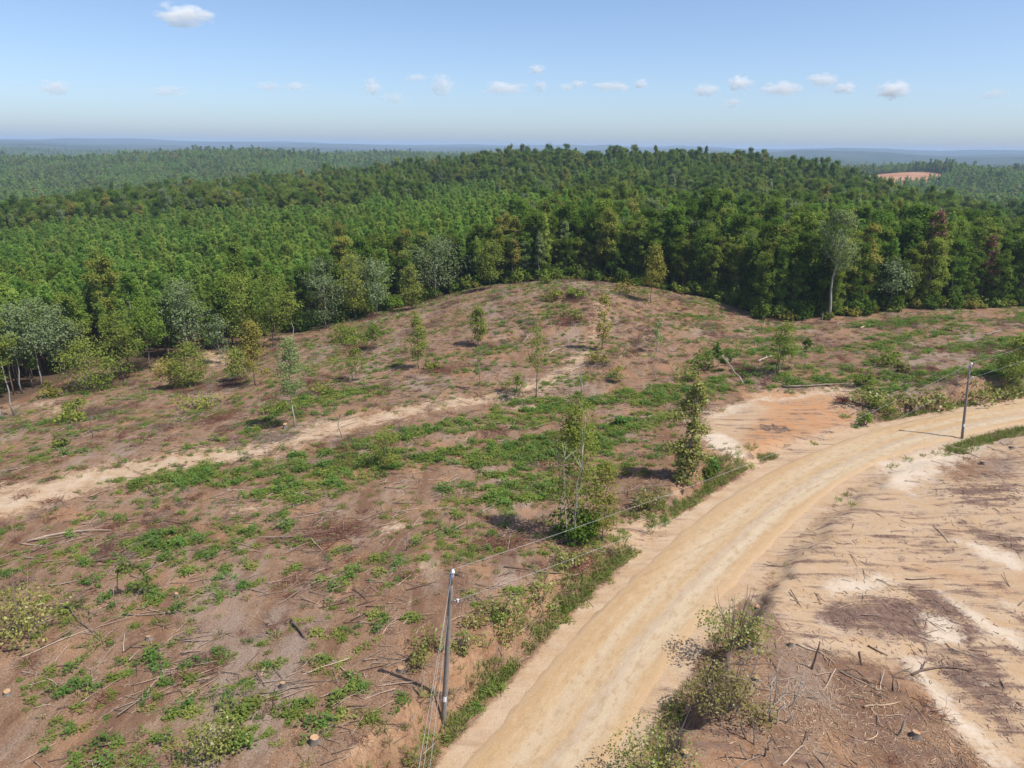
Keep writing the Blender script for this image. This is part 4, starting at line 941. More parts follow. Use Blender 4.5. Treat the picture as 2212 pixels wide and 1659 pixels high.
def vine_tree(seed, H):
    r = np.random.default_rng(seed); tm = MB(); cm = MB()
    T_ = bent(np.array([0, 0, -.2]), np.array([.35, .2, H * .97]), 9, .1, r); tm.tube(T_, np.linspace(.17, .04, 9), 7)
    LC = []; NN = []
    prof = [(0, 1.15), (.1, .95), (.25, .8), (.38, .95), (.5, .85), (.58, .4), (.66, .38), (.74, .75), (.84, .85), (.93, .6), (1, .2)]
    for k in range(150):
        u = r.uniform(0, 1); q = np.interp(u, [p[0] for p in prof], [p[1] for p in prof]) * np.sqrt(r.uniform(.05, 1)); a = r.uniform(0, 6.28)
        c = np.array([np.interp(u * H, T_[:, 2], T_[:, 0]) + np.cos(a) * q, np.interp(u * H, T_[:, 2], T_[:, 1]) + np.sin(a) * q, u * H + .1])
        n = 30; D = r.normal(size=(n, 3)); D /= np.linalg.norm(D, axis=1, keepdims=True); LC.append(c + D * r.uniform(.15, .36) * np.array([1, 1, .9])); NN.append(D + [np.cos(a) * .6, np.sin(a) * .6, .4] + .5 * r.normal(size=(n, 3)))
    for a, u, ln in ((3.3, .70, 2.2), (.2, .55, 1.3), (3.0, .36, 1.7), (5.9, .30, 1.5), (2.6, .8, 1.2)):
        o_ = np.array([np.interp(u * H, T_[:, 2], T_[:, 0]), np.interp(u * H, T_[:, 2], T_[:, 1]), u * H]); e = o_ + np.array([np.cos(a) * ln, np.sin(a) * ln, -.15])
        tm.tube(bent(o_, e, 4, .06, r), np.linspace(.05, .015, 4), 4, cap=False)
        for k in range(12):
            c = o_ + (e - o_) * r.uniform(.3, 1.05); n = 26; D = r.normal(size=(n, 3)) * .28; LC.append(c + D); NN.append(D * 2 + [0, 0, .6] + .5 * r.normal(size=(n, 3)))
    LC = np.concatenate(LC); LC[:, 2] = np.maximum(LC[:, 2], .05); l = .2 * r.uniform(.6, 1.3, len(LC)); cm.leaves(LC, l, l * .8, np.concatenate(NN), r=r)
    return tm.mesh('vine_tree_trunk', M['bark'], True), cm.mesh('vine_leaves', M['vine'])
plant('vine_covered_tree', vine_tree(710, H), P, 'tree trunk wrapped in yellow green vines beside the clay pad', 'tree', rz=0, parts=('trunk', 'vine_leaves'))

# ------------------------------------------------------------------ bushes, vine mounds, tufts one can point at (px, py base, width px, height px, leaf, label)
BUSH = [
 (38,1372,175,120,'vine','large tangled vine bush cut by the left border',dict(stems=22,out=.5)), (455,1630,140,105,'vine','yellow green bush at the bottom left of the field',dict(stems=12)),
 (1590,1385,150,110,'vine','upper leafy bush on the right road bank',dict(stems=26,out=.3)), (1570,1540,190,115,'vine','middle tangled bush on the right road bank',dict(stems=34,out=.5)),
 (1415,1690,180,150,'vine','large sparse leafy bush at the bottom edge right of the road',dict(stems=20,out=.35)), (1540,1425,90,60,'redbrush','',None),
 (1080,1330,110,60,'vine','vine mound above the eroded bank by the near pole',{}), (1165,1300,80,60,'vine','rounded bush right of the vine mound on the road bank',{}), (1095,1380,90,40,'vine','trailing vine patch on the eroded bank',{}),
 (930,1405,90,60,'vine','vine mound just left of the near pole',{}), (905,1440,60,40,'vine','small vine clump below the mound left of the near pole',{}), (1000,1405,60,50,'vine','vine clump just right of the near pole',{}),
 (1020,1350,70,30,'vine','low vine spread behind the near pole',{}), (1400,1095,110,55,'vine','bright yellow vine mound on the road bank between the two trees',{}), (1220,1215,90,35,'vine','yellow vine patch in front of the slim tree',{}),
 (1550,1015,50,45,'weed_dark','dark bush right of the vine covered tree',{}), (1530,1035,34,40,'weed','small bush at the foot of the vine covered tree',{}),
 (1870,870,90,48,'vine','yellow green bush at the corner of the clay pad',{}), (1905,885,60,45,'hard_yellow','bright yellow bush on the far road bank',{}), (1960,880,60,45,'vine','round bush on the far road bank',{}),
 (2020,885,70,55,'vine','bush on the far road bank left of the far pole',{}), (2110,870,80,55,'vine','bush on the far road bank right of the far pole',{}), (2165,860,70,45,'vine','bush on the far road bank below the right border sapling',{}),
 (1870,918,38,42,'weed','round green bush at the road edge by the clay pad',{}), (1915,790,60,50,'green','dark bush in the weeds above the far road',{}), (1945,805,40,30,'vine','pale bush beside the dark bush above the far road',{}),
 (1350,917,44,30,'weed_dark','bluish green bush left of the clay pad',{}), (1150,1190,40,30,'weed_dark','',None), (125,905,60,35,'hard_yellow','',None), (155,895,50,50,'yellow','small yellowing bush at the left wood edge',{}),
 (150,915,70,34,'yellow','low brown green bush on the left of the clearing',{}), (135,965,45,30,'yellow','small olive bush left of the track on the left',{}), (105,858,50,45,'yellow','rounded olive bush under the trees at the left border',{}),
 (430,880,110,38,'yellow','long brushy olive bush in the left of the clearing',{}), (590,890,60,32,'yellow','low bush left of the tall slim sapling',{}), (690,850,70,30,'yellow','low bush right of the tall slim sapling',{}),
 (930,800,50,28,'yellow','low bush at the foot of the sparse sapling',{}), (765,745,60,28,'green','low dark bush near the left wood edge',{}), (1250,800,50,30,'yellow','',None), (1290,790,60,40,'yellow','brown green brush heap below the knoll',{}),
 (1190,645,60,30,'yellow','olive bush on the left shoulder of the knoll',{}), (1250,640,60,30,'yellow','olive bush on top of the knoll',{}), (1240,690,70,30,'yellow','brushy bush on the front of the knoll',{}), (1300,605,40,30,'yellow','small bush on the skyline of the knoll',{}),
 (1180,612,46,34,'yellow','pale green bush at the wood edge on the knoll',{}), (1350,635,60,36,'yellow','bush right of the knoll top',{}), (1020,842,34,26,'weed','',None), (1520,800,60,60,'green','bush beside the fallen leafy tree',{}),
 (1480,820,70,50,'weed','green bush left of the fallen leafy tree',{}), (1590,800,50,30,'weed','',None), (1700,690,60,25,'yellow','low bush at the dark wood edge near the poplar',{}), (1900,668,90,32,'yellow','first low shrub along the dark wood edge right of the poplar',{}),
 (2010,662,60,36,'yellow','drooping shrub along the right wood edge',{}), (2080,658,80,40,'yellow','arched yellow shrub along the right wood edge',{}), (2150,656,80,42,'yellow','arched shrub at the wood edge near the right border',{}),
]
for i, (px, py, w, h, lf, lab, kw) in enumerate(BUSH):
    if kw is None: continue
    P = G(px, py); dist = math.hypot(math.hypot(P[0], P[1]), CAM_Z - P[2]); Rd = w / FPX * dist / 2; H = max(.35, min(tall(P, px, py - h) * .85, 3.2 if dist < 120 else 5))
    L = float(np.clip(2.4 / (717 / dist), .12, .4)); nl = int(np.clip(Rd * (Rd + H) * 5.0 / L ** 2 * .52, 260, 3800))
    leaf = {'yellow': 'hard_yellow', 'green': 'hard'}.get(lf, lf)
    me = shrub(800 + i, H=H, Rd=Rd, nl=nl, L=L, leaf=leaf, stems=kw.get('stems', 7), out=kw.get('out', 0), lumps=int(np.clip(Rd * 6, 6, 16)), name='bush', bark='greybrush' if kw.get('stems', 0) > 15 else 'darkwood')
    plant('bush', me, P, lab, 'bush', rz=0, parts=('stems', 'leaves'))

# ------------------------------------------------------------------ weeds, grass, brush and litter spread over the clearing
def field_pts(n, r0, r1, dens):
    """random points of the clearing, kept by a density"""
    th = rng.uniform(R(-40), R(40), n); r = np.sqrt(rng.uniform(r0 ** 2, r1 ** 2, n)); x, y = r * np.sin(th), r * np.cos(th)
    k = r < r_tree(th) - 1; x, y = x[k], y[k]
    k = rng.uniform(size=len(x)) < dens(x, y); x, y = x[k], y[k]
    return x, y
def roadfree(x, y, m=.3):
    sd, tt = road_coord(x, y); return np.abs(sd) > np.interp(tt, np.arange(len(RP)), RW) / 2 + m
def rots(n, tilt=.12):
    return np.c_[rng.normal(0, tilt, n), rng.normal(0, tilt, n), rng.uniform(0, 6.28, n)]
WEEDS = [weed(900 + i, n=nn, Rd=rd, H=h, L=l, leaf=lf, name='weed_clump') for i, (nn, rd, h, l, lf) in enumerate([(100, .6, .26, .14, 'weed'), (70, .5, .2, .12, 'weed'), (120, .65, .36, .15, 'weed_dark'), (60, .4, .2, .13, 'weed'), (90, .5, .45, .15, 'weed_dark'), (70, .55, .16, .12, 'hard_yellow')])]
x, y = field_pts(105000, 20, 165, lambda x, y: np.where(np.hypot(x, y) < 75, .95, .75) * np.clip(green(x, y) * 1.25 - .04, 0, 1))
n = len(x); print('weeds', n)
wx, wy = x, y; wz = HH(x, y); wpid = np.searchsorted(np.cumsum([.28, .22, .14, .16, .10, .10]), rng.uniform(size=n)).clip(0, 5)
wsc = rng.uniform(.55, 1.35, n) * np.where(green(x, y) > .5, 1.15, .9)
# the nearest and largest ones are things of their own
def nplace(x, y):
    d = CM.transposed() @ Vector((x, y, gz(x, y) - CAM_Z)); px, py = CX + d.x / -d.z * FPX, CY - d.y / -d.z * FPX
    if float(road_coord([x], [y])[0][0]) < 0: return 'right of the road near the bottom bushes' if px < 1750 else ('on the bare ground right of the road' if py < 1400 else 'among the chips at the bottom right')
    if px > 1050: return 'between the near pole and the vine covered tree' if py < 1250 else 'on the bank right of the near pole'
    if px > 780: return 'close to the near pole' if py > 1250 else 'in the field beyond the near pole'
    if px > 480: return 'at the bottom middle of the left field' if py > 1450 else ('in the middle of the left field' if py > 1200 else 'in the left field below the green band')
    return 'at the bottom left' if py > 1480 else ('around the vine arch on the left' if py > 1180 else 'near the sandy track on the left')
cand = np.where((np.hypot(wx, wy) < 60) & (np.abs(np.arctan2(wx, wy)) < R(37)) & (wsc > .95))[0]
cand = cand[np.argsort(np.hypot(wx, wy)[cand] / wsc[cand])][:220]
for i in cand:
    e = obj('weed_plant', WEEDS[wpid[i]], None, (wx[i], wy[i], wz[i] - .02)); e.rotation_euler = (0, 0, rng.uniform(0, 6.28)); e.scale = (wsc[i] * 1.15,) * 3
    tag(e, f"{['bright green', 'small bright green', 'broad dark green', 'little bright green', 'upright dark green', 'flat yellowish'][wpid[i]]} weed {nplace(wx[i], wy[i])}", 'weed', 'green weeds ' + nplace(wx[i], wy[i]))
mk = np.ones(n, bool); mk[cand] = False
tag(coll_scatter('weed_cover', WEEDS, np.c_[wx, wy, wz - .02][mk], rots(mk.sum()), wsc[mk], wpid[mk]), 'bright green weeds covering the middle of the clearing', 'weeds')
# dry and green grass along the road
GR = [tuft(930 + i, n=34, H=h, spread=s, w=.05, leaf=lf, name='grass_tuft') for i, (h, s, lf) in enumerate([(.55, .3, 'grass'), (.7, .34, 'grass'), (.4, .3, 'weed'), (.5, .28, 'drygrass')])]
k = rng.uniform(0, len(RP) - 1.01, 12000); side = np.where(rng.uniform(size=12000) < .68, 1, -1); offs = np.abs(rng.normal(0, 1, 12000)) * .75 + np.where(side > 0, .95, .6)
cx_ = np.interp(k, np.arange(len(RP)), RP[:, 0]); cy_ = np.interp(k, np.arange(len(RP)), RP[:, 1]); ki = np.clip(k.astype(int), 0, len(RP) - 2); tv = RP[ki + 1] - RP[ki]; tv /= np.linalg.norm(tv, axis=1, keepdims=True)
w_ = np.interp(k, np.arange(len(RP)), RW) / 2 + offs; x = cx_ - tv[:, 1] * w_ * side; y = cy_ + tv[:, 0] * w_ * side
ctl = k / (len(RP) - 1) * 15
pg = np.where(side > 0, np.interp(ctl, [0, 1, 2, 3, 4, 5, 5.7, 6, 6.3, 6.8, 7.5, 8.2, 8.6, 10.4, 10.8, 15], [.32, .32, .28, .30, .34, .5, .3, .0, .4, .6, .6, .35, .0, .0, .65, .7]),
              np.interp(ctl, [0, 3, 4.2, 5, 5.3, 9.8, 10.2, 11, 15], [.2, .25, .12, .1, .02, .02, .35, .8, .9]))
kk = (rng.uniform(size=12000) < pg * np.clip(.55 + .85 * Waves(5, 51)(x, y), 0, 1)) & (np.hypot(x, y) > 18); x, y = x[kk], y[kk]; n = len(x); print('grass', n)
tag(coll_scatter('roadside_grass', GR, np.c_[x, y, HH(x, y) - .03], rots(n), rng.uniform(.4, 1.1, n), rng.choice(4, n, p=[.38, .17, .25, .2])), 'green grass along the ditch and edges of the dirt road', 'grass')
# dry grass and seedlings everywhere
x, y = field_pts(16000, 20, 150, lambda x, y: np.clip(.35 + .5 * W2(x, y), .04, .8) * roadfree(x, y) * (1 - zone('tan', x, y)) * (1 - .8 * zone('track', x, y))); n = len(x)
tag(coll_scatter('dry_grass', GR[2:] + [brush(940, n=12, Rd=.4, H=.35, mat='greybrush', rad=.008)], np.c_[x, y, HH(x, y) - .02], rots(n), rng.uniform(.35, .9, n), rng.choice(3, n, p=[.35, .35, .3])), 'thin dry grass and seedlings scattered over the clearing', 'grass')
# heaps of red brown and grey brush
BR = [brush(950 + i, n=40, Rd=rd, H=h, mat=mt) for i, (rd, h, mt) in enumerate([(.9, .5, 'redbrush'), (1.2, .6, 'redbrush'), (1.0, .45, 'greybrush'), (.8, .4, 'darkwood')])]
wb = Waves(14, 61)
def bdens(x, y):
    kn = np.exp(-((x - 13) / 10) ** 2 - ((y - 117) / 12) ** 2)
    return np.clip(sstep(.25, .85, wb(x, y)) * .95 + kn * .6 + .08, 0, 1) * roadfree(x, y, 1.5) * (1 - zone('tan', x, y) * (1 - zone('litter', x, y))) * (1 - zone('track', x, y)) * (1 - zone('clay', x, y))
x, y = field_pts(13000, 20, 165, bdens); n = len(x); print('brush', n)
tag(coll_scatter('slash_brush', BR, np.c_[x, y, HH(x, y) - .05], rots(n), rng.uniform(.5, 1.25, n), rng.choice(4, n, p=[.34, .2, .28, .18])), 'red brown and grey slash brush left by the logging', 'brush')
# twigs and sticks too small to pick apart
TW = [stick(970 + i, L=1.0, rad=.028, mat=mt, forks=f, bow=.07, name='twig', lift=.08) for i, (mt, f) in enumerate([('deadwood', 1), ('twig', 2), ('twig', 0), ('darkwood', 2), ('deadwood', 0), ('twig', 3)])]
WST = Waves(8, 71)
def tdens(x, y):
    d = np.where(np.hypot(x, y) < 60, .85, .55) * (1 - .75 * zone('track', x, y)) * (1 - .90 * zone('tan', x, y) * (1 - np.maximum(zone('litter', x, y), .5 * zone('mulch', x, y)))) * (1 - .7 * zone('clay', x, y))
    return d * roadfree(x, y, .9) * np.clip(.5 + .95 * WST(x, y), .06, 1)
x, y = field_pts(70000, 20, 160, tdens); n = len(x); print('twigs', n)
rt = rots(n, .1); rt[:, 2] = rng.normal(R(28), .75, n); rt[:, 2] = np.where(road_coord(x, y)[0] < 0, rng.normal(R(-40), .8, n), rt[:, 2])
sc_ = rng.lognormal(-.35, .55, n).clip(.2, 2.6); sv3 = np.c_[sc_, sc_ * .8 + .1, np.clip(sc_, .5, 1.3)]
tag(coll_scatter('twig_litter', TW, np.c_[x, y, HH(x, y) + .0], rt, sv3, rng.integers(0, 6, n)), 'litter of broken twigs and sticks over the clearing', 'twigs')
# split wood chips on the near right
CHP = [stick(990 + i, L=.5, rad=.026, mat='chip', forks=0, bow=.02, name='chip') for i in range(3)]
LT = ZP['litter'][0][0]
x = rng.uniform(LT[:, 0].min(), LT[:, 0].max(), 12000); y = rng.uniform(18, LT[:, 1].max(), 12000)
k = rng.uniform(size=12000) < inside(LT, x, y, 1.0) * np.clip(.4 + .6 * W2(x * 1.6, y * 1.6), .05, 1) * roadfree(x, y, 4.2); x, y = x[k], y[k]; n = len(x); print('chips', n)
tag(coll_scatter('wood_chips', CHP, np.c_[x, y, HH(x, y)], rots(n, .15), np.c_[rng.lognormal(-.75, .5, n).clip(.2, 2.2), rng.uniform(.5, 1.4, n), rng.uniform(.5, 1.2, n)], rng.integers(0, 3, n)), 'pale split wood chips strewn over the near right ground', 'wood chips')

MUC = [stick(1010 + i, L=.45, rad=.024, mat=mt, forks=0, bow=.03, name='bark_piece') for i, mt in enumerate(['greybrush', 'greybrush', 'twig', 'redbrush'])]
x = rng.uniform(10, 75, 60000); y = rng.uniform(22, 75, 60000); k = rng.uniform(size=60000) < np.clip(zone('mulch', x, y) * 1.1 * np.clip(.5 + .6 * W2(x * 2, y * 2), 0, 1) , 0, 1) * roadfree(x, y, 1.5); x, y = x[k], y[k]; n = len(x); print('mulch', n)
tag(coll_scatter('bark_mulch', MUC, np.c_[x, y, HH(x, y)], rots(n, .12), np.c_[rng.uniform(.2, .95, n), rng.uniform(.6, 1.4, n), rng.uniform(.5, 1.2, n)], rng.integers(0, 4, n)), 'brown bark mulch and splinters on the bare ground right of the road', 'mulch')
# ------------------------------------------------------------------ logs and branches
LOGS = [(1690,838,1846,831,.16,'deadwood','long pale log lying along the upper edge of the clay pad'), (1838,872,1905,893,.15,'darkwood','log with torn roots at the corner of the clay pad'),
 (1858,710,1896,700,.17,'deadwood','pale log on the slope right of the tall poplar'), (1638,783,1670,771,.17,'deadwood','short white log above the clay pad near the sapling clump'), (2128,727,2160,716,.17,'deadwood','pale log near the right border below the wood'),
 (1130,740,1157,713,.13,'deadwood','pale crooked branch leaning up below the knoll'), (1250,742,1292,738,.12,'deadwood','pale horizontal log below the tall narrow sapling'), (1230,804,1278,786,.12,'deadwood','long thin pole lying above the green band'),
 (1187,765,1210,753,.10,'deadwood','short pale branch right of the track end'), (1336,776,1354,756,.09,'deadwood','slanting thin pole beside the knoll foot'), (905,1507,918,1452,.055,'deadwood','pale stick leaning in the grass left of the near pole'),
 (60,1172,240,1148,.10,'deadwood','long bundle of pale poles lying in the left field'), (68,1195,160,1160,.06,'darkwood','dark pole beside the pale bundle in the left field'), (200,1217,292,1203,.13,'darkwood','dark log on the ground above the vine arch'),
 (630,1345,658,1380,.13,'darkwood','dark crooked log in the middle of the left field'), (322,1055,336,1078,.12,'darkwood','dark stub log just below the sandy track'), (250,1312,250,1270,.05,'deadwood','white standing stick in the left field'),
 (10,1408,65,1400,.12,'darkwood','dark log near the left border'), (185,1336,255,1334,.06,'deadwood','pale bent branch below the white standing stick'), (105,1268,170,1256,.08,'deadwood','pale branch left of the vine arch'),
 (1955,1252,2025,1250,.05,'darkwood','lone stick on the pale sand right of the road'), (1753,1388,1762,1446,.07,'darkwood','dark upright stick in the near right litter'), (1720,1393,1772,1410,.06,'deadwood','pale split pole in the near right litter'),
 (1856,1410,1862,1440,.06,'darkwood','dark bent stick in the near right litter'), (1874,1396,1918,1418,.06,'darkwood','dark branch crossing the near right sand'), (1970,1460,2100,1450,.09,'darkwood','forked branch on the right sandy strip'),
 (1890,1525,1940,1518,.06,'chip','pale pole on the chip strewn ground'), (1866,1530,1890,1526,.09,'chip','short fat split billet on the near right ground'), (1938,1590,1950,1560,.07,'deadwood','upright pale billet on the near right ground'),
 (1930,1495,1970,1445,.05,'darkwood','long dark forked branch on the near right ground'), (1870,1600,1895,1580,.05,'chip','pale stick among the chips near the bottom edge'), (1690,1655,1735,1610,.05,'deadwood','grey stick near the bottom edge right of the bush'),
 (560,1600,650,1580,.0,'deadwood',''), (1000,955,1012,940,.05,'deadwood','thin bowed pale stick in the green middle'), (1420,820,1440,800,.0,'',''), (1245,1010,1275,1000,.06,'deadwood',''),
 (1385,905,1440,895,.09,'deadwood','long pale log left of the clay pad'), (855,1108,905,1100,.06,'deadwood','thin pale log in the weeds of the middle field'), (340,1125,420,1145,.06,'darkwood','dark branch in the brown middle of the left field')]
for i, (x0, y0, x1, y1, rd, mt, lab) in enumerate(LOGS):
    if not lab or rd <= 0: continue
    if any(w in lab for w in ('standing', 'upright', 'leaning in')):
        P = G(x0, max(y0, y1)); h = max(.7, tall(P, x1, min(y0, y1))); dx = (x1 - x0) / FPX * 40
        tm = MB(); r = np.random.default_rng(60 + i); tm.tube(bent(np.array([0, 0, -.15]), np.array([dx if abs(dx) < 1.5 else 1, .1, h]), 6, .03, r), np.linspace(rd, rd * .5, 6), 6)
        o = obj('standing_stick', tm.mesh('standing_stick', M[mt], True), None, P); tag(o, lab, 'stick'); continue
    A_, B_ = G(x0, y0), G(x1, y1); L_ = float(np.hypot(*(B_ - A_)[:2])); c = (A_ + B_) / 2; L_ = min(L_, 16)
    o = obj('log' if rd > .08 else 'branch', stick(1100 + i, L=L_, rad=rd * .85, mat=mt, forks=3 if 'fork' in lab or 'branch' in lab else 1, bow=.04 if 'log' in lab else .1, name='log'), None, (c[0], c[1], gz(c[0], c[1]) + rd * .3))
    o.rotation_euler = (0, -math.atan2(B_[2] - A_[2], L_), math.atan2(B_[1] - A_[1], B_[0] - A_[0])); tag(o, lab, 'log' if rd > .08 else 'branch')
ST = [stick(1200 + i, L=l, rad=rd, mat=mt, forks=f, bow=b, name='branch', lift=.15) for i, (l, rd, mt, f, b) in enumerate([(2.4, .028, 'deadwood', 2, .06), (3.2, .035, 'twig', 3, .06), (2.0, .026, 'darkwood', 3, .1), (4.2, .042, 'deadwood', 2, .04), (2.8, .034, 'twig', 3, .06), (3.4, .032, 'greybrush', 3, .08), (1.6, .045, 'deadwood', 0, .04), (5., .045, 'greybrush', 3, .05)])]
x, y = field_pts(2600, 24, 130, lambda x, y: np.clip(tdens(x, y), 0, .6) * (np.abs(np.arctan2(x, y)) < R(36))); sd = road_coord(x, y)[0]
o_ = np.argsort(np.hypot(x, y)); o_ = o_[:270]
for i in o_:
    k = int(rng.integers(0, 8)); right = sd[i] < 0
    o = obj('fallen_branch', ST[k], None, (x[i], y[i], gz(x[i], y[i]) - .02)); s = float(rng.uniform(.5, 1.15)) * (.6 if right else 1); o.scale = (s,) * 3
    o.rotation_euler = (0, 0, rng.normal(R(-40 if right else 28), .6))
    look = ['pale thin', 'pale long', 'dark forked', 'long pale straight', 'dark', 'brown forked', 'short thick pale', 'long grey'][k]; tag(o, f'{look} dead branch lying {nplace(x[i], y[i])}', 'branch', 'dead branches ' + nplace(x[i], y[i]))

PILES = [(735, 1150, 2.6, 'redbrush', 'long red brown slash heap in the middle of the left field'), (600, 950, 2.2, 'greybrush', 'grey slash heap beside the sandy track near the tall slim sapling'), (235, 888, 2.6, 'darkwood', 'dark slash heap at the left of the clearing near the wood'),
         (1245, 690, 3.0, 'redbrush', 'brown slash heap on the front of the knoll'), (1290, 788, 2.2, 'greybrush', 'twiggy slash heap below the knoll'), (480, 905, 2.4, 'redbrush', 'red brown slash heap left of the tall slim sapling'), (780, 752, 2.4, 'redbrush', 'red brown slash heap near the left wood edge'), (1080, 1180, 1.8, 'redbrush', 'low slash heap left of the slim tree shadow'), (1235, 1225, 1.6, 'redbrush', 'red brown brush heap in front of the slim tree'), (960, 800, 2.4, 'redbrush', 'reddish slash heap in the middle of the clearing')]
for i, (px, py, rd, mt, lab) in enumerate(PILES):
    P = G(px, py); o = obj('slash_pile', brush(1500 + i, n=130, Rd=rd, H=rd * .36, mat=mt, rad=.02, name='slash_pile'), None, P - np.array([0, 0, .05])); o.rotation_euler = (0, 0, .4); o.scale = (1.3, .8, 1); tag(o, lab, 'slash pile')
# torn root ball
P = G(1818, 872)
tm = MB(); r = np.random.default_rng(77)
for k in range(60):
    d = r.normal(size=3); d[2] = abs(d[2]) * .7; d /= np.linalg.norm(d); l = r.uniform(.5, 1.25)
    tm.tube(bent(np.array([0, 0, .35]), np.array([0, 0, .35]) + d * l, 4, .1, r), np.linspace(.06, .015, 4), 4, cap=False)
e = empty('root_ball', P); obj('roots', tm.mesh('roots', M['redbrush']), e)
tag(e, 'dark torn root ball at the corner of the clay pad', 'roots')
# fallen leafy tree
P0, P1 = G(1602, 828), G(1540, 785)
v = P1 - P0; Lf = float(np.hypot(v[0], v[1])) ; Lf = min(Lf, 11)
me = broadleaf(740, H=Lf, base=.55, Rd=1.0, nc=22, nl=26, L=.3, leaf='hard', tr=.1, limbs=14, bark='bark_pale', name='fallen')
e = plant('fallen_tree', me, P0 + np.array([0, 0, .2]), 'fallen tree with a leafy end lying above the clay pad', 'tree'); e.rotation_euler = Vector((v[0], v[1], 2.6)).to_track_quat('Z', 'Y').to_euler()
# ring of grey sticks on the clay pad
P = G(1675, 927); tm = MB(); r = np.random.default_rng(78)
for k in range(70):
    a = r.uniform(0, 6.28); q = np.sqrt(r.uniform(0, 1)); c = np.array([np.cos(a) * q * 1.5, np.sin(a) * q * 1.2, .03 + r.uniform(0, .12)]); b = r.uniform(0, 3.14); l = r.uniform(.15, .4)
    tm.tube([c - [np.cos(b) * l, np.sin(b) * l, 0], c + [np.cos(b) * l, np.sin(b) * l, .03]], [.03, .02], 4)
tag(obj('stick_pile', tm.mesh('stick_pile', M['greybrush']), None, P), 'flat pile of grey sticks in the middle of the clay pad', 'stick pile')
# vine arch in the left field
P = G(290, 1290); tm = MB(); cm = MB(); r = np.random.default_rng(79); hA = tall(P, 290, 1215)
A = np.array([[-1.0 * math.cos(t), .1 * math.sin(3 * t), hA * math.sin(t) ** .6] for t in np.linspace(0.02, 3.12, 16)]); tm.tube(A, .03, 5)
C = np.repeat(A[3:], 26, 0) + r.normal(size=(13 * 26, 3)) * .13; cm.leaves(C, .17, .13, r.normal(size=C.shape) + [0, 0, .5], r=r)
plant('vine_arch', (tm.mesh('arch_stem', M['darkwood'], True), cm.mesh('arch_leaves', M['weed_dark'])), P, 'small arch of bent stem wrapped in green vine, left field', 'vine', rz=0, parts=('stem', 'vine_leaves'))
# bare dead stems
SNAG = [(1254,850,790,'broken grey snag right of the track end'), (738,945,865,'thin leaning dead stem beside the sandy track'), (200,945,872,'thin dark dead stem on the left of the clearing'), (1600,768,728,'thin bare dead stem above the fallen tree'), (878,1190,1155,'thin bare upright stem left of the slim tree'),
        (468,890,838,'pale thin dead stem left of the tall slim sapling'), (2068,830,790,'thin pale dead stem near the far pole'), (1500,905,830,'thin crooked dead stem left of the vine covered tree'), (1665,1560,1440,'pale twisted bare stems behind the lower right bush'), (1640,1620,1560,'bare stems at the bottom edge right of the road'), (1775,700,675,'short pale post at the dark wood edge')]
for i, (px, py, ty, lab) in enumerate(SNAG):
    P = G(px, py); h = max(.9, tall(P, px, ty)); r = np.random.default_rng(1300 + i); tm = MB(); lean = -.18 if 'leaning' in lab else r.normal() * .05
    ns_ = 4 if 'stems' in lab else 1
    for s in range(ns_):
        o2 = np.array([r.normal() * .3, r.normal() * .3, 0]) * (ns_ > 1); Pt = bent(np.array([0, 0, -.15]) + o2, np.array([lean * h, .05, h * (1 - .25 * s / ns_)]) + o2 * 2, 7, .025 * h, r)
        rd = .05 if 'thin' in lab or ns_ > 1 else .09
        tm.tube(Pt, np.linspace(rd, rd * .25, 7), 5)
        for k in range(4):
            j = r.integers(2, 6); tm.tube(bent(Pt[j], Pt[j] + np.array([r.normal() * .18 * h, r.normal() * .18 * h, .16 * h * r.uniform(.2, 1)]), 3, .02, r), [rd * .4, rd * .25, .006], 3, cap=False)
    tag(obj('dead_sapling', tm.mesh('dead_stem', M['bark_pale' if 'pale' in lab or 'grey' in lab else 'bark'], True), None, P), lab, 'dead sapling')
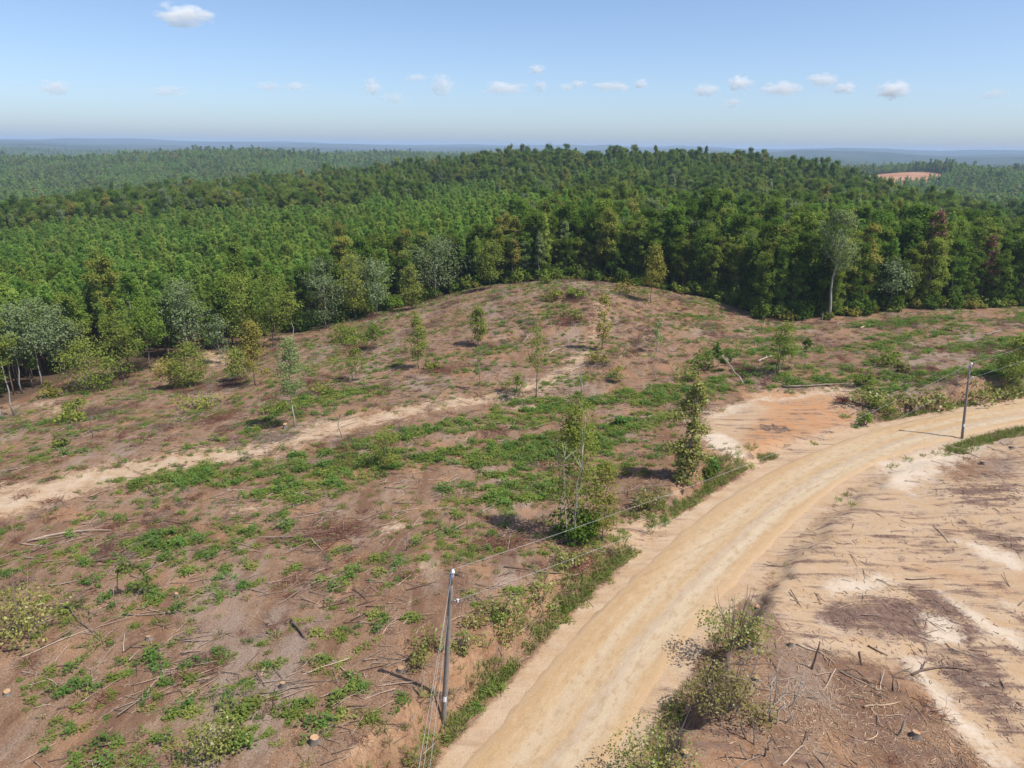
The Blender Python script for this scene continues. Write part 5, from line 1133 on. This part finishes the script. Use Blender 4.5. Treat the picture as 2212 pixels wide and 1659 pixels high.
# stumps
STUMPS = [(1636,1316,.24,'fresh cut stump on the right bank above the upper bush'), (1615,1400,.22,'tall fresh cut stump on the right bank beside the upper bush'), (1708,1395,.26,'ragged brown stump near the dark upright stick'), (1634,1470,.27,'fresh cut stump between the two right bank bushes'), (1480,1632,.26,'orange cut stump at the bottom edge right of the road'),
          (866,1450,.28,'pale cut stump in the grass left of the near pole'), (617,926,.4,'orange stump at the foot of the tall slim sapling'), (383,1290,.22,'small pale stump right of the white standing stick'), (322,1382,.26,'low stump in the left field'), (612,1484,.26,'round brown stump in the near left field'), (17,1500,.3,'pale stump at the left border'), (680,1604,.36,'dark stump near the bottom of the left field'), (2187,968,.4,'rooted stump beyond the road near the right border'), (2121,1003,.3,'orange stump on the field below the far pole'), (1977,1592,.34,'dirt covered stump at the bottom right')]
for i, (px, py, rd, lab) in enumerate(STUMPS):
    rd *= .56; P = G(px, py); r = np.random.default_rng(1400 + i); h = .55 if 'tall' in lab else r.uniform(.18, .34); tm = MB(); sd_ = 14
    a = np.arange(sd_) * 2 * np.pi / sd_; wob_ = 1 + .08 * r.normal(size=sd_); fl = 1 + .35 * (np.sin(a * 3 + i) > .3)
    ringz = [(-.12, 1.45 * fl), (.04, 1.25 * (1 + .6 * (fl - 1))), (h * .5, np.ones(sd_) * 1.03), (h, np.ones(sd_))]
    Vv = np.concatenate([np.c_[np.cos(a) * rd * wob_ * f, np.sin(a) * rd * wob_ * f, np.full(sd_, z) + (.04 * np.cos(a) if z == h else 0)] for z, f in ringz])
    j = np.arange(sd_); k = (j + 1) % sd_; Qs = np.concatenate([np.c_[q * sd_ + j, q * sd_ + k, (q + 1) * sd_ + k, (q + 1) * sd_ + j] for q in range(3)])
    tm.add(Vv, Qs)
    cm = MB(); top = Vv[-sd_:] * [.93, .93, 1] + [0, 0, .012]; cm.add(np.vstack([top, top.mean(0) + [0, 0, .01]]), None, np.c_[j, k, np.full(sd_, sd_)])
    rim = np.vstack([Vv[-sd_:], Vv[-sd_:] * [.93, .93, 1] + [0, 0, .006]]); tm.add(rim, np.c_[j, k, sd_ + k, sd_ + j])
    e = empty('tree_stump', P, r.uniform(0, 6)); obj('bark', tm.mesh('stump_bark', M['bark']), e); obj('cut_face', cm.mesh('stump_cut', M['cut']), e); tag(e, lab, 'stump')

# ------------------------------------------------------------------ utility poles and wires
def utility_pole(px, py, ty, tx, label):
    P = G(px, py); d_ = ray(tx, ty); t_ = P[1] / d_[1]; dx_ = d_[0] * t_ - P[0]; h = math.hypot(CAM_Z + d_[2] * t_ - P[2], dx_); e = empty('utility_pole', P); e.rotation_euler = (0, math.asin(dx_ / h), 0)
    k = np.linspace(0, 1, 10); pm = MB(); pm.tube(np.c_[0 * k, 0 * k, -.4 + (h + .4) * k], .14 - .045 * k, 14); obj('post', pm.mesh('post', M['pole'], True), e)
    m = MB(); m.tube([[0, 0, h - .55], [0, 0, h + .02]], .105, 14); obj('metal_cap', m.mesh('metal_cap', M['metal']), e)
    m = MB(); m.box((.05, -.15, h - .12), (.07, .06, .5)); m.tube([[.05, -.15, h + .1], [.05, -.15, h + .22]], .018, 6); br_ = obj('insulator_bracket', m.mesh('bracket', M['metal']), e)
    m = MB(); z0 = h + .16
    m.tube([[.05, -.15, z0], [.05, -.15, z0 + .05], [.05, -.15, z0 + .06], [.05, -.15, z0 + .1], [.05, -.15, z0 + .11], [.05, -.15, z0 + .19]], [.05, .11, .07, .10, .06, .05], 12); obj('top_insulator', m.mesh('insulator', M['porcelain'], True), br_)
    m = MB(); m.tube([[.17, -.12, h + .02], [.34, -.12, h + .10]], .05, 8); obj('line_clamp', m.mesh('clamp', M['black']), e)
    zn = h * .845
    m = MB(); m.box((.22, -.1, zn), (.22, .05, .05)); m.box((.3, -.1, zn), (.04, .05, .24)); nb_ = obj('neutral_bracket', m.mesh('neutral_bracket', M['metal']), e)
    m = MB(); m.tube([[.36, -.1, zn - .08], [.36, -.1, zn - .02], [.36, -.1, zn + .02], [.36, -.1, zn + .08]], [.06, .035, .035, .06], 10); obj('spool_insulator', m.mesh('spool', M['porcelain'], True), nb_)
    m = MB(); a = np.linspace(-.7, .7, 6); rr_ = .138; zc = h * .19
    v0 = np.c_[np.sin(a) * rr_, -np.cos(a) * rr_, np.full(6, zc - .16)]; v1 = v0 + [0, 0, .32]; m.add(np.vstack([v0, v1]), [[q, q + 1, q + 7, q + 6] for q in range(5)]); obj('white_tag', m.mesh('tag', M['tagw']), e)
    m = MB(); kk_ = np.linspace(0, 1, 8); m.tube(np.c_[-.143 + .04 * kk_, -.03 + 0 * kk_, (h - .3) * kk_], .012, 4); obj('ground_wire', m.mesh('ground_wire', M['metal']), e)
    tag(e, label, 'utility pole', 'utility poles along the road')
    return P + np.array([.05 + dx_, -.15, h + .33]), P + np.array([.36 + dx_ * .845, -.1, zn])
T1, N1 = utility_pole(958, 1565, 1240, 976, 'weathered wooden utility pole on the eroded bank left of the near road')
T2, N2 = utility_pole(2078, 947, 790, 2095, 'thin wooden utility pole beside the far road at the right')
def wire(a, b, sag, label, rad=.0075):
    t = np.linspace(0, 1, 40)[:, None]; P = a + (b - a) * t; P[:, 2] -= sag * 4 * t[:, 0] * (1 - t[:, 0])
    m = MB(); m.tube(P, rad, 5, cap=False); tag(obj('power_line', m.mesh('power_line', M['wire'], True)), label, 'power line')
wire(T1, T2, 1.0, 'upper power line running from the near pole to the far pole'); wire(N1, N2, 1.2, 'lower power line running from the near pole to the far pole')
Z0 = np.array([-3.5, -16, 9.4]); wire(T1, Z0, .6, 'upper power line from the near pole down to the bottom edge'); wire(N1 - [.5, 0, 0], Z0 - [-.5, 0, 1.5], .7, 'lower power line from the near pole down to the bottom edge'); wire(T1 - [.25, 0, 2.6], Z0 - [-.9, 0, 2.6], .8, 'third line from the near pole down to the bottom edge')
wire(T2, np.array([84, 94, 10.0]), .6, 'upper power line leaving the far pole to the right'); wire(N2, np.array([84.3, 94, 8.6]), .6, 'lower power line leaving the far pole to the right')

# ------------------------------------------------------------------ far landmarks
c = G(1745, 345)
# ------------------------------------------------------------------ clouds
def cloud_mat(name, dens, seed):
    m, ns, ls = mat_new(name)
    tc = ns.new('ShaderNodeTexCoord'); mp = ns.new('ShaderNodeMapping'); mp.inputs['Location'].default_value = (seed * 3.1, seed * 1.7, 0); ls.new(tc.outputs['Object'], mp.inputs[0])
    no = nd(ns, 'ShaderNodeTexNoise', i_Scale=1.9, i_Detail=6.0, i_Roughness=.6); ls.new(mp.outputs[0], no.inputs[0])
    ln = ns.new('ShaderNodeVectorMath'); ln.operation = 'LENGTH'; ls.new(tc.outputs['Object'], ln.inputs[0])
    f = math_(ns, ls, 'SUBTRACT', 1.0, ln.outputs['Value'])
    f = math_(ns, ls, 'ADD', f, math_(ns, ls, 'MULTIPLY', math_(ns, ls, 'SUBTRACT', no.outputs[0], .56), 4.2))
    f = math_(ns, ls, 'MULTIPLY', math_(ns, ls, 'MULTIPLY', f, 2.5, clamp=True), math_(ns, ls, 'MULTIPLY', math_(ns, ls, 'SUBTRACT', 1.0, ln.outputs['Value']), 5.0, clamp=True))
    d = math_(ns, ls, 'MULTIPLY', f, dens)
    pv = ns.new('ShaderNodeVolumeScatter'); pv.inputs['Color'].default_value = (1, 1, 1, 1); pv.inputs['Anisotropy'].default_value = -.1
    ls.new(d, pv.inputs['Density'])
    o = ns.new('ShaderNodeOutputMaterial'); ls.new(pv.outputs[0], o.inputs['Volume'])
    return m
import bmesh
bm = bmesh.new(); bmesh.ops.create_icosphere(bm, subdivisions=3, radius=1.0); sph = bpy.data.meshes.new('cloud'); bm.to_mesh(sph); bm.free()
CLOUDS = [(395,32,116,46,1.0,'brightest white cloud high at the upper left'), (118,188,60,30,.45,'small pinkish cloud near the left border'), (362,197,80,22,.4,'flat faint cloud low on the left'), (578,186,56,22,.35,'left one of a faint pair of low clouds'), (640,187,58,20,.4,'right one of a faint pair of low clouds'),
 (805,188,44,40,.45,'upright faint cloud left of the middle'), (850,212,60,26,.3,'faint low wisp left of the middle'), (900,168,60,18,.35,'thin flat faint cloud left of the middle'), (955,183,60,52,.4,'tall slanting faint cloud left of the middle'), (1090,190,106,34,.55,'broad low cloud in the middle of the sky'),
 (1160,150,40,24,.5,'small cloud above the broad middle cloud'), (1168,186,32,28,.35,'tiny cloud right of the broad middle cloud'), (1222,188,34,18,.45,'tiny cloud at the middle right'), (1250,182,40,20,.45,'second tiny cloud at the middle right'), (1322,187,92,24,.6,'long flat cloud right of the middle'),
 (1386,182,32,22,.6,'little round cloud right of the long flat cloud'), (1525,195,60,30,.6,'puffy cloud right of the little round cloud'), (1598,180,58,36,.7,'slanting white cloud on the right'), (1685,192,96,32,.75,'largest low cloud on the right'), (1580,222,50,22,.35,'faint lower wisp on the right'),
 (1778,172,68,28,.65,'upper white cloud on the right'), (1825,190,46,28,.65,'small cloud below the upper white cloud'), (1930,194,70,40,.8,'bright puffy cloud far on the right'), (2150,203,60,22,.3,'faint wisp near the right border')]
for i, (px, py, w, h, a, lab) in enumerate(CLOUDS):
    d = ray(px, py); D_ = min(1500 / d[2], 26000) if d[2] > 0 else 20000
    o = obj('cloud', sph.copy(), None, (d[0] * D_, d[1] * D_, CAM_Z + d[2] * D_)); sx = w / FPX * D_ / 2 * 1.0; sz = h / FPX * D_ / 2 * 1.0
    o.scale = (sx, sx * .7, sz); o.rotation_euler = (0, 0, -math.atan2(d[0], d[1])); o.data.materials.append(cloud_mat('cloud_vapour', a * 3.0 / sx, i)); tag(o, lab, 'cloud', 'small clouds low over the horizon')
cy.volume_max_steps = 256

# ------------------------------------------------------------------ haze
m, ns, ls = mat_new('haze_air')
pv = ns.new('ShaderNodeVolumePrincipled'); pv.inputs['Color'].default_value = (.55, .71, .98, 1); pv.inputs['Density'].default_value = 1.45e-4; pv.inputs['Anisotropy'].default_value = 0.0; pv.inputs['Density Attribute'].default_value = ''; pv.inputs['Temperature Attribute'].default_value = ''
try: m.cycles.homogeneous_volume = True
except Exception: print('no homogeneous flag')
o = ns.new('ShaderNodeOutputMaterial'); ls.new(pv.outputs[0], o.inputs['Volume'])
mb = MB(); zlo = float(gZ.min()) - 6; zhi = max(72.0, float(gZ.max()) + 4); print('haze top', zhi); mb.box((0, 10450, (zlo + zhi) / 2), (36000, 21900, zhi - zlo))
hz = obj('haze', mb.mesh('haze', m)); tag(hz, kind='stuff')
